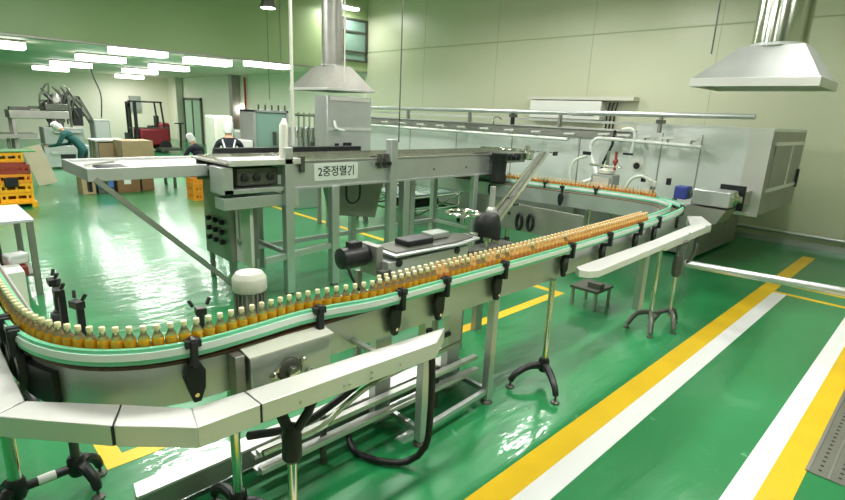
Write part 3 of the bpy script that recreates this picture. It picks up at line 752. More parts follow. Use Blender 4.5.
wh.tube([(-3.12+.15*math.cos(2*PI*i/n),3.62+.15*math.sin(2*PI*i/n),1.27) for i in range(n+1)],.017,8,caps=False)
for k in range(3):
    a = 2*PI*k/3; wh.tube([(-3.12,3.62,1.265),(-3.12+.15*math.cos(a),3.62+.15*math.sin(a),1.27)],.010,6)
wh.tube([(-3.12,3.62,1.18),(-3.12,3.62,1.28)],.022,10)
wh.build('hand_wheel','steel_shiny',t)
b = MB()
for x,y,z in ((-2.92,3.55,1.12),(-2.9,3.72,1.05),(-2.93,3.9,1.0)): b.tube([(x,y,z-.12),(x,y,z)],.02,10); b.bar((x-.03,y,z),(x+.04,y,z),.03,.03)
b.build('chrome_fitting','steel_shiny',t)
MB().box(-3.02,-2.86,3.45,4.1,.86,.98).build('dark_bracket','steel_dark',t,bevel=.006)
MB().box(-3.2,-3.14,3.95,4.05,0,.88).box(-3.04,-2.98,3.5,3.56,0,.88).build('leg','steel_dull',t)
MB().tube([(-3.3,4.28,.9),(-3.3,4.28,1.45)],.03,12).lathe([(.045,1.1),(.06,1.12),(.06,1.2),(.04,1.24)],(-3.3,4.28,0),14).build('upright','steel',t)
# inclined double chute from the aligner end down to the unit
t = thing('inclined_chute','narrow twin tube chute slanting down from the aligner end towards the bottles','chute',(-4.2,5.8,1.1))
for dx in (-.035,.035):
    MB().tube([(-5.0+dx*1.3,7.85+dx,1.60),(-3.15+dx*1.3,4.1+dx,1.12)],.024,10).build('tube','steel_shiny',t)
MB().bar((-5.0,7.85,1.59),(-3.15,4.1,1.11),.05,.02).build('web','steel_dark',t)
MB().bar((-3.6,5.0,1.24),(-3.5,5.0,1.17),.10,.03).build('collar','steel_dark',t)
# centre frame clutter below: low cart, white low pipe, dark oval handles
t = thing('wash_pipe','low white pipe running beneath the far conveyor','pipe',(-5,7.5,.2))
MB().tube([(-5.6,7.45,.35),(-3.2,7.5,.35)],.06,14).build('pipe','offwhite',t)
for x in (-5.4,-4.4,-3.4): MB().bar((x,7.48,0),(x,7.48,.3),.04,.04).build('pipe_support','steel_dull',t)
t = thing('apron_panel','flat steel apron with black oval handles below the far conveyor','panel',(-4.4,6.8,.3))
MB().box(-5.3,-3.5,6.62,6.65,.46,.86).build('sheet','steel_dull',t,bevel=.003)
for x in (-5.2,-3.6): MB().box(x-.02,x+.02,6.66,6.7,0,.84).build('leg','steel_dull',t)
for x,z in ((-4.55,.60),(-4.35,.62)):
    b = MB(); b.tube([(x+.05*math.cos(2*PI*i/16),6.60,z+.12*math.sin(2*PI*i/16)) for i in range(17)],.022,8,caps=False); b.build('oval_handle','black',t)
for x in (-5.0,-4.75): MB().lathe([(.02,-.02),(.02,0)],(x,6.62,.7),10,'Y').build('knob','black',t)
t = thing('tube_cart','low cart of crossing steel tubes beyond the aligner legs','cart',(-7.6,7.3,0))
b = MB()
for z in (.35,.6,.85):
    b.tube([(-8.2,6.5,z),(-7.0,6.6,z)],.02,8).tube([(-8.2,7.9,z),(-7.0,8.0,z)],.02,8).tube([(-8.2,6.5,z),(-8.2,7.9,z)],.02,8).tube([(-7.0,6.6,z),(-7.0,8.0,z)],.02,8)
for x,y in ((-8.2,6.5),(-7.0,6.6),(-8.2,7.9),(-7.0,8.0)): b.tube([(x,y,.1),(x,y,1.0)],.022,8)
b.tube([(-8.2,6.5,.35),(-7.0,8.0,.95)],.02,8).tube([(-7.0,6.6,.2),(-6.4,7.4,.75)],.018,8)
b.build('tube_frame','steel_shiny',t)
MB().box(-8.15,-7.05,6.6,7.9,.60,.64).build('shelf','glass_panel',t)
MB().box(-7.9,-7.2,6.8,7.6,.36,.5).build('black_tray','black',t,bevel=.02)
for x,y in ((-8.2,6.5),(-7.0,6.6),(-8.2,7.9),(-7.0,8.0)): MB().lathe([(.05,-.015),(.05,.015)],(x,y,.05),12,'Y').build('caster','black',t)
# small mesh stool-like frame under the right tray
t = thing('low_stand','small low steel stand on short legs beneath the right tray','stand',(-2.75,5.6,0))
MB().box(-2.95,-2.6,5.45,5.85,.22,.25).build('top','steel_dark',t)
for x,y in ((-2.92,5.48),(-2.63,5.48),(-2.92,5.82),(-2.63,5.82)): MB().bar((x,y,0),(x,y,.22),.03,.03).build('leg','steel_dull',t)
MB().obox((-2.7,5.6,.28),(.16,.1,.06)).build('tool','steel_dark',t)
# ------------------------------------------------------------------ spray tunnel along the back wall
t = thing('spray_tunnel','huge grey steel spray tunnel along the back wall with a row of taps','machine',(-6,9.8,0))
YF = 8.8
MB().box(-11.0,-1.98,YF,YF+.03,.90,2.0).build('front_sheet','tunnel',t)
MB().box(-11.0,-1.98,YF+.25,10.95,.88,1.96).build('body','tunnel',t)
MB().extr([(-1.98,YF,.90),(-1.98,YF,2.0),(-1.98,YF+.03,2.14),(-1.98,10.95,2.14),(-1.98,10.95,.90)],(.05,0,0)).build('end_wall','steel_dull',t)
MB().box(-2.22,-1.93,YF-.012,YF+.0,.90,2.13).build('corner_strip','steel_lit',t)
MB().box(-11,-1.93,YF+.02,10.95,2.10,2.14).build('roof','tunnel',t)
MB().box(-3.9,-1.93,YF+.0,YF+.02,2.0,2.12).build('top_sheet','tunnel',t)
MB().box(-1.93,-1.915,9.05,10.0,1.28,1.9).box(-1.93,-1.915,10.05,10.8,1.28,1.9).build('end_door','steel_dull',t)
MB().box(-1.93,-1.90,9.0,10.85,1.9,1.95).box(-1.93,-1.90,9.0,10.85,1.23,1.28).box(-1.93,-1.90,10.0,10.05,1.28,1.9).build('end_door_frame','steel_lit',t)
MB().box(-1.915,-1.88,10.72,10.78,1.2,1.5).build('latch','black',t)
for x in (-3.45,-2.85,-4.9,-6.4,-7.9,-9.4): MB().box(x-.010,x+.010,YF-.004,YF,.92,2.0).build('sheet_seam','steel_dull',t)
MB().box(-11,-3.9,YF-.06,YF,1.985,2.02).build('top_edge','steel_lit',t)
MB().box(-11,-3.9,YF-.03,YF+.02,1.84,1.96).build('tap_recess','steel_dull',t)
MB().box(-11,-1.93,YF-.05,YF+.0,.88,.93).build('bottom_edge','steel_lit',t)
b = MB().box(-10.8,-2.75,9.1,11.2,.04,.89); b.build('base','steel_dull',t,bevel=.01)
for x in (-2.8,-5,-7.5,-10): MB().box(x-.04,x+.04,8.95,9.03,0,.9).build('base_leg','steel_dull',t)
MB().lathe([(.085,-.02),(.085,.0)],(-3.80,YF-.0,1.44),20,'Y').build('port_ring','offwhite',t)
MB().lathe([(.055,-.03),(.055,.0)],(-3.80,YF-.0,1.44),18,'Y').build('port_hole','hole',t)
# spray manifolds and taps
MB().tube([(-11,8.5,1.80),(-4.98,8.5,1.80)],.030,12).build('manifold','white',t)
MB().tube(curve3([(-4.28,7.9,1.15),(-4.26,8.3,1.25),(-4.45,8.48,1.5),(-4.52,8.5,1.72),(-4.45,8.5,1.84),(-4.3,8.5,1.86),(-2.75,8.5,1.83)],.05),.030,12).build('manifold','white',t)
MB().tube(curve3([(-4.0,8.5,2.02),(-3.85,8.5,2.04),(-3.78,8.5,1.95),(-3.8,8.5,1.6)],.05),.026,10).build('down_pipe','white',t)
MB().tube([(-4.18,8.62,2.0),(-4.20,8.62,1.75),(-4.32,8.62,1.45),(-4.36,8.62,1.1)],.022,8).build('hose','rubber',t)
xs = [-10.6+i*.62 for i in range(9)]+[-4.95,-4.3,-3.95,-3.6,-3.25,-2.9]
for x in xs:
    z = 1.83 if x > -4.9 else 1.80
    h = MB().tube([(x,8.5,z),(x,8.5,z+.075)],.016,8).tube([(x,8.5,z+.07),(x,8.7,z+.09)],.018,8)
    v = h.build('tap','steel_shiny',t)
    MB().bar((x-.10,8.47,z+.10),(x+.10,8.47,z+.11),.035,.03).build('tap_handle','white',v)
# overhead tube rail on posts
r = MB().tube([(-11,8.6,2.22),(-6.0,8.6,2.25),(-2.15,8.6,2.29)],.040,14).build('overhead_rail','steel',t)
for x in (-9.3,-7.4,-6.3,-5.25,-3.45): MB().box(x-.02,x+.02,8.58,8.66,2.0,2.24).build('rail_post','steel_dull' if x not in (-6.3,) else 'black',t)
for x in (-6.3,-3.45): MB().box(x-.05,x+.05,8.56,8.70,2.14,2.20).build('rail_clamp','steel_dark',t)
MB().tube(curve3([(-6.75,8.6,1.98),(-6.75,8.6,2.1),(-6.65,8.6,2.14),(-6.55,8.6,2.08)]),.016,8).build('hook','steel_shiny',t)

# drive box on the tunnel end
t = thing('tunnel_drive','steel drive housing with a blue motor at the right end of the spray tunnel','gearbox',(-2.3,8.1,1.0))
MB().box(-2.52,-2.04,7.75,8.1,1.08,1.30).build('housing','steel',t,bevel=.02)
MB().lathe([(.09,0),(.09,.03),(.045,.05),(.045,.09)],(-2.04,7.92,1.2),16,'X').build('shaft_end','steel_shiny',t)
MB().box(-2.78,-2.60,7.78,7.98,1.12,1.30).build('blue_motor','blue',t,bevel=.015)
MB().box(-2.62,-2.5,7.84,7.92,1.16,1.26).build('coupling','steel_shiny',t)
MB().box(-2.3,-1.98,8.15,8.19,1.02,1.36).build('back_plate','black',t)
MB().box(-2.45,-2.05,8.19,8.8,1.05,1.25).build('mounting_arm','steel_dull',t)
MB().extr([(-2.55,7.7,1.06),(-2.05,7.7,1.06),(-2.15,7.7,.86),(-2.6,7.7,.80)],(0,.5,0)).build('support_gusset','steel_dull',t)
MB().bar((-2.55,7.95,0),(-2.55,7.95,.85),.06,.06).build('support_post','steel_dull',t)

# small filling head between bottle run and tunnel
t = thing('inspection_head','small grey filling head with valves and clear hoses over the far bottle run','machine',(-3.7,7.35,.9))
MB().box(-3.86,-3.52,7.36,7.62,.95,1.38).build('body','greybox',t,bevel=.015)
MB().box(-3.80,-3.55,7.32,7.36,1.18,1.34).build('panel','steel_lit',t)
MB().lathe([(.10,1.38),(.12,1.40),(.12,1.44),(.05,1.47)],(-3.68,7.48,0),16).build('top_cap','offwhite',t)
MB().tube([(-3.68,7.48,1.46),(-3.68,7.48,1.72)],.025,10).tube([(-3.95,7.46,1.5),(-3.45,7.46,1.5)],.018,8).build('stem','steel_shiny',t)
MB().lathe([(.015,-.03),(.035,-.025),(.035,.025),(.015,.03)],(-3.55,7.46,1.58),12,'X').tube([(-3.55,7.46,1.45),(-3.55,7.46,1.72)],.02,8).build('red_valve','redbox',t)
MB().obox((-3.38,7.46,1.70),(.14,.03,.03)).obox((-4.02,7.46,1.66),(.12,.04,.05)).build('valve_lever','black',t)
MB().tube(curve3([(-4.0,7.44,1.62),(-4.2,7.42,1.52),(-4.22,7.4,1.25),(-4.05,7.4,1.0),(-3.9,7.42,.85)],.05),.02,10).build('clear_hose','hose',t)
MB().tube(curve3([(-3.45,7.4,.9),(-3.35,7.38,1.1),(-3.25,7.38,1.35),(-3.1,7.38,1.42),(-2.95,7.38,1.36)],.05),.022,10).build('clear_hose','hose',t)
MB().box(-3.9,-3.85,7.4,7.46,0,1.2).box(-3.55,-3.5,7.5,7.56,0,1.0).build('leg','steel',t)
MB().box(-3.7,-3.0,7.36,7.6,.86,.94).build('base_plate','steel',t,bevel=.01)
MB().lathe([(.16,1.12),(.17,1.14),(.17,1.16),(.1,1.18)],(-2.98,7.5,0),20).tube([(-2.98,7.5,.9),(-2.98,7.5,1.3)],.03,10).build('round_table','steel_shiny',t)
MB().obox((-2.98,7.5,1.32),(.10,.06,.08)).build('sensor_head','white',t,bevel=.01)
for x in (-2.75,-3.1): MB().obox((x,7.45,1.38),(.05,.05,.09)).build('black_knob','black',t)

# ------------------------------------------------------------------ extraction hoods
def hood(name, label, x0,x1,y0,y1,z0,rim, tx0,tx1,ty0,ty1,zt, duct_r, ztop, sq=False):
    t = thing(name, label, 'hood', ((x0+x1)/2,(y0+y1)/2,z0))
    b = MB(); lo = [(x0,y0,z0+rim),(x1,y0,z0+rim),(x1,y1,z0+rim),(x0,y1,z0+rim)]; hi = [(tx0,ty0,zt),(tx1,ty0,zt),(tx1,ty1,zt),(tx0,ty1,zt)]
    b.add(lo+hi, [(0,1,5,4),(1,2,6,5),(2,3,7,6),(3,0,4,7),(4,5,6,7)])
    s = b.build('canopy','steel_dull' if sq else 'steel',t,smooth=0)
    e = .012
    MB().box(x0-e,x1+e,y0-e,y0+e,z0,z0+rim+.005).box(x0-e,x1+e,y1-e,y1+e,z0,z0+rim+.005).box(x0-e,x0+e,y0,y1,z0,z0+rim+.005).box(x1-e,x1+e,y0,y1,z0,z0+rim+.005).build('rim','steel_lit',t,bevel=.004)
    cx,cy = (tx0+tx1)/2,(ty0+ty1)/2
    d = MB().tube([(cx,cy,zt-.01),(cx,cy,ztop)],duct_r,32)
    d.build('duct','steel_shiny' if not sq else 'steel_dull',t)
    MB().lathe([(duct_r+.012,zt),(duct_r+.012,zt+.03)],(cx,cy,0),32).lathe([(duct_r+.006,zt+1.2),(duct_r+.006,zt+1.24)],(cx,cy,0),32).build('duct_collar','steel',t)
    return t
hood('extraction_hood','wide steel hood on a thick round duct, upper right, above the tunnel end', -2.42,-1.18,6.75,7.7,2.58,.09, -2.02,-1.42,7.0,7.5,3.03, .27, 7.0)
t = hood('extraction_hood','dull steel hood on a thinner round duct, upper middle, over the steel cabinet', -9.25,-8.0,5.46,6.52,2.47,.04, -8.72,-8.09,5.68,6.04,2.90, .19, 7.0, True)
t = thing('steel_cabinet','tall plain steel cabinet standing under the left hood behind the aligner','cabinet',(-8.5,6,0))
MB().box(-8.45,-8.05,5.5,6.5,.95,2.38).build('body','steel',t,bevel=.01)
MB().box(-8.045,-8.03,5.55,6.45,2.30,2.36).box(-8.045,-8.03,5.52,6.48,1.78,1.83).build('trim_strip','steel_lit',t)
MB().box(-8.045,-8.02,5.85,6.02,1.38,1.56).build('black_window','hole',t)
MB().box(-8.045,-8.0,5.66,5.72,1.42,1.55).build('switch','black',t)
MB().tube(curve3([(-8.0,5.62,1.95),(-7.97,5.64,1.82),(-7.95,5.8,1.78)]),.025,8).build('spout','white',t)
for x,y in ((-8.4,5.55),(-8.1,5.55),(-8.4,6.45),(-8.1,6.45)): MB().box(x-.03,x+.03,y-.03,y+.03,0,.95).build('leg','steel_dull',t)

# ------------------------------------------------------------------ table at the left edge
t = thing('work_table','pale topped steel work table at the left edge with boxes on its shelf','table',(-7.4,.3,0))
MB().box(-7.98,-6.90,-.4,.92,.83,.86).build('table_top','table_grey',t,bevel=.004)
for x,y in ((-6.94,.88),(-7.94,.88),(-6.94,-.36),(-7.94,-.36)): MB().box(x-.03,x+.03,y-.03,y+.03,0,.83).build('leg','steel_dull',t)
MB().box(-7.94,-6.94,-.36,.88,.22,.25).build('shelf','steel_dull',t)
tag(MB().box(-7.6,-7.1,-.1,.62,.255,.60).build('crate','steel_dark',bevel=.01),'dark box on the shelf of the pale topped table','box')
tag(MB().box(-7.0,-6.85,.30,.80,.26,.36).build('red_box','redbox',bevel=.01),'dark red flat box at the front of the table shelf','box')
tag(MB().box(-6.80,-6.45,.30,.72,.0,.42).build('white_box','white',bevel=.01),'small white cabinet on the floor before the pale topped table','cabinet')
tag(MB().obox((-7.0,.72,.43),(.16,.2,.12),.3).build('folded_cloth','cloth_white',bevel=.02),'crumpled white bundle on the table shelf','cloth')

# ------------------------------------------------------------------ far room goods
def crate(x,y,z,w=.42,d=.30,h=.165,m='crate',rz=0):
    b = MB(); R = Matrix.Rotation(rz,3,'Z')
    def bx(x0,x1,y0,y1,z0,z1):
        c = R @ Vector(((x0+x1)/2,(y0+y1)/2,0)); b.obox((x+c.x,y+c.y,z+(z0+z1)/2),(x1-x0,y1-y0,z1-z0),rz)
    bx(-w/2,w/2,-d/2,d/2,0,.012)
    for s in (-1,1):
        bx(s*w/2-.012,s*w/2+.012,-d/2,d/2,0,h*.35); bx(s*w/2-.012,s*w/2+.012,-d/2,d/2,h*.7,h)
        bx(-w/2,w/2,s*d/2-.012,s*d/2+.012,0,h*.35); bx(-w/2,w/2,s*d/2-.012,s*d/2+.012,h*.7,h)
        for q in (-.33,0,.33): bx(w*q-.02,w*q+.02,s*d/2-.012,s*d/2+.012,h*.35,h*.7); bx(s*w/2-.012,s*w/2+.012,d*q-.02,d*q+.02,h*.35,h*.7)
        for q in (-1,1): bx(s*w/2-.02,s*w/2+.02,q*d/2-.02,q*d/2+.02,0,h)
    return b.build('bottle_crate',m,smooth=0)
pos = [('bottom','lowest'),('middle','middle'),('top','topmost')]
for j,y in enumerate((4.71,4.955)):
    for i in range(3):
        o = crate(-12.2, y, i*.17, .36, .20, .165, 'crate_o')
        tag(o, '%s of the %s column in the small orange crate stack behind the machines' % (pos[i][1] if i!=0 else 'lowest', 'left' if j==0 else 'right'), 'crate','orange crate stack')
k = 0
stackm = ['crate','crate','crate_o','redbox','crate_o']
for j,(x,y) in enumerate(((-13.2,1.52),(-13.2,.93),(-13.74,1.5))):
    for i in range(5 if j != 0 else 4):
        o = crate(x, y, i*.185+.10, .46, .50, .18, stackm[(i+j)%5], rz=.03*((i*7+j*3)%3-1))
        tag(o, ('%s crate up in the %s column of the left edge pallet' % (['lowest','second','third','fourth','fifth'][i], ['near right','near left','rear'][j])), 'crate', 'crates on the pallet at the left')
t = thing('pallet','yellow pallet carrying the crates at the left edge','pallet',(-13.4,1.2,0))
MB().box(-14.0,-12.85,.6,1.82,.07,.1).build('deck','crate',t)
MB().box(-14.0,-12.85,.6,.7,0,.07).box(-14.0,-12.85,1.15,1.25,0,.07).box(-14.0,-12.85,1.72,1.82,0,.07).build('runner','crate',t)
tag(MB().box(-14.2,-13.5,1.2,2.0,1.03,1.05).build('green_sheet','greenmat'),'flat green sheet lying across the rear crates at left','sheet')
tag(MB().obox((-12.93,1.45,.5),(.06,.22,.18),.1).build('black_box','black',bevel=.01),'black box hung on the side of the crate pile','box')
o = MB().obox((-16.1,2.42,.48),(.05,.42,.98),0,.24,-.22).build('leaning_board','board'); tag(o,'tall beige board leaning beside the packing machine','board')
def carton(x0,x1,y0,y1,z0,z1,m,label,tape=True):
    t = thing('carton',label,'box',((x0+x1)/2,(y0+y1)/2,z0))
    MB().box(x0,x1,y0,y1,z0,z1).build('box_body',m,t,bevel=.006)
    if tape: MB().box(x0,x1,(y0+y1)/2-.03,(y0+y1)/2+.03,z1,z1+.003).build('tape','board',t)
    return t
carton(-14.5,-14.0,2.85,3.12,0,.44,'card','pale carton on the floor, leftmost beneath the platform')
tag(MB().box(-14.4,-13.95,3.16,3.5,.13,.40).build('blue_bin','bluebin',bevel=.02),'blue bin between cartons beyond the platform','bin')
tag(MB().box(-14.4,-13.95,3.16,3.5,0,.128).build('bin_base','steel_dark',bevel=.01),'dark base under the blue bin','box')
t = carton(-14.5,-13.9,3.56,4.05,0,.46,'card_dark','brown carton with a white label on the floor beyond the platform')
MB().box(-13.9,-13.896,3.7,3.85,.2,.33).build('paper_label','label',t)
carton(-14.6,-14.0,4.12,4.4,0,.42,'card_dark','smaller brown carton right of the labelled one',False)
carton(-14.85,-14.15,3.8,4.5,.48,1.20,'card','large cardboard carton raised behind the platform, left of the forklift')
t = thing('steel_rack','low dark rack carrying the large carton','rack',(-14.5,4.4,0))
MB().box(-14.88,-14.12,3.78,5.0,.46,.478).build('shelf','steel_dark',t)
for x,y in ((-14.84,3.82),(-14.16,4.96),(-14.84,4.96)): MB().box(x-.03,x+.03,y-.03,y+.03,0,.46).build('leg','steel_dark',t)
t = thing('packing_table','pale table beside the packing machine with a carton tray','table',(-14.9,3.4,0))
MB().box(-15.6,-14.9,3.4,4.12,1.14,1.18).build('table_top','white',t,bevel=.004)
for x,y in ((-15.55,3.45),(-14.95,3.45),(-15.55,4.07),(-14.95,4.07)): MB().box(x-.025,x+.025,y-.025,y+.025,0,1.14).build('leg','steel_dull',t)
MB().box(-15.5,-14.95,3.5,4.02,.55,1.1).build('under_box','card',t)

# packing machine far left
t = thing('packing_machine','tall grey packing robot with tubular frames at the far left','machine',(-20,3.4,0))
for x,y in ((-20.4,2.5),(-19.8,2.5),(-20.4,3.5),(-19.8,3.5)): MB().box(x-.05,x+.05,y-.05,y+.05,0,1.6).build('gantry_leg','steel_dull',t)
MB().box(-20.5,-19.7,2.4,3.9,1.50,1.74).build('gantry_beam','steel_dull',t,bevel=.02)
MB().box(-20.6,-19.6,-.6,3.0,.93,1.05).build('infeed_bed','steel_dull',t)
for y in (.2,1.4,2.3): MB().box(-20.1,-20.0,y,y+.08,0,.93).build('bed_leg','steel_dull',t)
b = MB(); random.seed(3)
for i in range(26):
    y = 3.2+random.random()*.9; z = 1.2+random.random()*.5; x = -20+random.uniform(-.25,.25)
    b.tube(curve3([(x,y,z),(x+random.uniform(-.1,.1),y+random.uniform(-.15,.2),z+.5),(x,y+random.uniform(-.2,.3),z+.55+random.random()*.35),(x,y+random.uniform(.1,.5),z+.2)],.15),.025,6)
b.build('robot_hoses','steel_dark',t)
MB().box(-20.2,-19.8,3.45,3.75,1.0,2.0).box(-20.3,-19.7,3.3,3.9,1.75,1.95).build('robot_column','steel_dark',t,bevel=.02)
MB().lathe([(.12,1.9),(.18,1.95),(.18,2.1),(.08,2.25)],(-20,3.65,0),14).build('robot_head','steel_dull',t)
MB().bar((-19.8,3.9,2.15),(-19.8,4.25,2.15),.07,.07).bar((-19.8,4.22,2.18),(-19.8,4.75,1.0),.07,.07).bar((-20.3,4.22,2.18),(-20.3,4.75,1.0),.07,.07).bar((-19.8,3.95,2.15),(-19.8,3.95,1.1),.06,.06).bar((-19.8,4.22,2.18),(-20.3,4.22,2.18),.06,.06).bar((-19.8,4.75,1.05),(-19.8,4.75,0),.06,.06).build('slanting_frame','steel_dark',t)
MB().box(-20.1,-19.9,4.05,4.3,1.3,1.85).build('black_module','black',t)
MB().box(-20.2,-19.5,3.15,4.2,.75,1.25).build('machine_table','greybox',t,bevel=.02)
MB().box(-19.6,-19.4,3.4,4.1,1.1,1.16).box(-20.1,-19.45,3.25,4.1,.45,.52).build('tray','steel',t)
MB().box(-20.2,-19.5,3.1,4.3,.05,.72).build('lower_body','steel',t,bevel=.02)
MB().box(-19.49,-19.48,3.5,3.9,.3,.5).build('dark_opening','hole',t)
for i,(a,c_) in enumerate(((2.7,1.75),(3.2,1.78))): MB().obox((-20,a,c_+.04),(.3,.5,.08)).build('top_plate','steel_dark',t)
t = thing('switch_cabinet','grey electrical cabinet right of the packing robot','cabinet',(-20,4.75,0))
MB().box(-20.3,-19.7,4.55,5.0,0,1.5).build('body','greybox',t,bevel=.01)
MB().box(-19.7,-19.69,4.58,4.97,.1,1.45).build('door','steel',t)
tag(MB().tube(curve3([(-20.2,4.72,3.45),(-20.2,4.78,2.9),(-20.2,4.95,2.3),(-20.2,4.9,1.55)]),.02,6).build('hanging_cable','black'),'black cable dropping from the far ceiling to the grey cabinet','cable')
tag(MB().box(-33.9,-33.8,9.7,10.3,1.6,2.4).build('wall_panel','greybox'),'narrow grey panel on the far end wall','panel')

# forklift
t = thing('forklift','dark red forklift truck with black mast and roof guard parked in the far room','forklift',(-25.2,7.9,0))
MB().box(-25.9,-24.9,7.45,8.6,.28,1.0).build('body','red',t,bevel=.08)
MB().box(-25.8,-25.0,8.3,8.75,.35,1.25).build('counterweight','red',t,bevel=.1)
for x in (-25.8,-25.0):
    b = MB(); b.bar((x,7.35,.2),(x,7.35,2.1),.08,.12); b.bar((x,8.5,.9),(x,8.4,2.1),.06,.06); b.build('guard_post','black',t)
b = MB()
for i in range(6): b.bar((-25.85,7.35+i*.21,2.13),(-24.95,7.35+i*.21,2.13),.05,.04)
b.bar((-25.85,7.35,2.11),(-25.85,8.45,2.11),.06,.05).bar((-24.95,7.35,2.11),(-24.95,8.45,2.11),.06,.05).build('roof_guard','black',t)
MB().box(-25.6,-25.5,7.15,7.25,.1,2.1).box(-25.3,-25.2,7.15,7.25,.1,2.1).box(-25.6,-25.2,7.15,7.25,1.9,2.0).build('mast','black',t)
MB().box(-25.7,-25.1,7.05,7.12,.3,.8).box(-25.6,-25.5,6.2,7.1,.08,.13).box(-25.3,-25.2,6.2,7.1,.08,.13).build('fork','black',t)
MB().box(-25.6,-25.2,7.95,8.35,1.0,1.12).box(-25.6,-25.2,8.25,8.36,1.1,1.55).build('seat','black',t,bevel=.03)
for x in (-25.9,-24.95):
    for y,r in ((7.6,.30),(8.45,.25)): 
        MB().lathe([(r*.6,-.09),(r,-.08),(r,.08),(r*.6,.09)],(x,y,r),18,'X').build('wheel','rubber',t)
MB().box(-25.0,-24.96,7.0,8.7,1.0,1.05).build('load_bar','steel_dark',t)
t = thing('pallet_truck','black handled pallet truck right of the forklift','truck',(-24.5,8.9,0))
MB().bar((-24.5,8.95,.1),(-24.5,9.0,1.25),.07,.07).bar((-24.5,8.75,1.25),(-24.5,9.15,1.25),.05,.05).build('handle','black',t)
MB().box(-24.9,-24.1,8.0,8.9,.1,.2).build('fork','steel_dark',t)

# wrapped goods and glass machine behind
tag(MB().box(-17.4,-16.6,7.15,7.75,0,1.80).build('wrapped_pallet','offwhite',bevel=.06),'tall white wrapped pallet load behind the crouching worker','pallet load')
tag(MB().box(-17.5,-16.8,7.85,8.35,0,1.35).build('wrapped_pallet','greybox',bevel=.06),'lower white pallet load right of the tall wrapped one','pallet load')
t = thing('fire_cabinet','red cabinet on the back wall right of the steel column','cabinet',(-23.7,11.75,.8))
MB().box(-24.2,-23.5,11.7,11.895,0,1.75).build('body','fire',t,bevel=.01)
MB().box(-24.0,-23.7,11.68,11.7,1.0,1.4).build('door_panel','hole',t)
tag(MB().tube([(-23.9,11.8,1.8),(-23.9,11.8,3.4)],.05,8).build('red_pipe','fire'),'thin dark red pipe rising above the red cabinet','pipe')
t = thing('wall_lamp','small round bright lamp on the wall beside the steel column','lamp',(-22.5,11.75,2.05))
MB().lathe([(.16,-.08),(.2,-.04),(.2,0)],(-24.45,11.86,1.95),16,'Y').build('lamp_face','bulb',t)
t = thing('glass_machine','grey green glazed filling cabinet behind the aligner, left of the pole','machine',(-11.2,6,0))
MB().box(-11.6,-11.0,5.6,6.42,.1,1.25).build('base','steel',t,bevel=.01)
MB().box(-11.55,-11.0,5.62,6.4,1.25,2.03).build('glazed_box','glass_panel',t)
MB().box(-11.62,-10.97,5.58,5.64,1.25,2.06).box(-11.62,-10.97,6.38,6.44,1.25,2.06).box(-11.62,-10.97,5.58,6.44,2.02,2.07).build('frame','steel',t)
b = MB()
for i in range(5): b.tube([(-10.95,5.7+i*.16,2.07),(-10.95,5.7+i*.16,2.18)],.02,8)
b.build('top_nozzle','steel_dark',t)
MB().box(-10.99,-10.96,6.05,6.12,1.3,1.6).build('dark_column','steel_dark',t)
t = thing('valve_machine','tall silver valve machine with pipes between pole and steel cabinet','machine',(-10.1,6.6,0))
MB().box(-10.4,-9.9,6.0,6.6,0,1.75).build('base','steel',t,bevel=.02)
b = MB()
for i in range(5): b.tube([(-9.88,6.04+i*.13,1.2),(-9.88,6.04+i*.13,2.05)],.022,8); b.lathe([(.05,1.55),(.05,1.68)],(-9.88,6.04+i*.13,0),10)
b.tube([(-9.88,5.97,2.0),(-9.88,6.62,2.0)],.03,8)
b.build('pipe_bank','steel_shiny',t)
MB().box(-9.89,-9.85,6.3,6.45,1.3,1.45).build('dark_valve','steel_dark',t)
tag(MB().box(-11.4,-10.9,5.08,5.52,0,1.42).build('white_chest','white',bevel=.02),'white box behind the back of the worker with white straps','box')

# ------------------------------------------------------------------ people
def person(name, label, loc, rz, joints, edges, radii, paint, cap=True, head=None, extra=None):
    me = bpy.data.meshes.new('figure'); me.from_pydata(joints, edges, []); o = bpy.data.objects.new('figure', me); C.objects.link(o)
    sk = o.modifiers.new('skin','SKIN'); sb = o.modifiers.new('sub','SUBSURF'); sb.levels = 2
    if not me.skin_vertices: raise RuntimeError('no skin layer')
    for i,r in enumerate(radii): me.skin_vertices[0].data[i].radius = (r if isinstance(r,tuple) else (r,r)); me.skin_vertices[0].data[i].use_root = (i == 0)
    bpy.context.view_layer.update()
    m2 = bpy.data.meshes.new_from_object(o.evaluated_get(bpy.context.evaluated_depsgraph_get()))
    bpy.data.objects.remove(o)
    body = bpy.data.objects.new(name, m2); C.objects.link(body); m2.name = name
    mats = []
    m2.materials.clear()
    for q in ('skin','navy','teal','trousers','cloth_white','rubber'): m2.materials.append(M[q])
    for p in m2.polygons: p.material_index = paint(p.center); p.use_smooth = True
    body.location = loc; body.rotation_euler.z = rz
    ORG[body.name] = (0,0,0)
    tag(body, label, 'person')
    return body
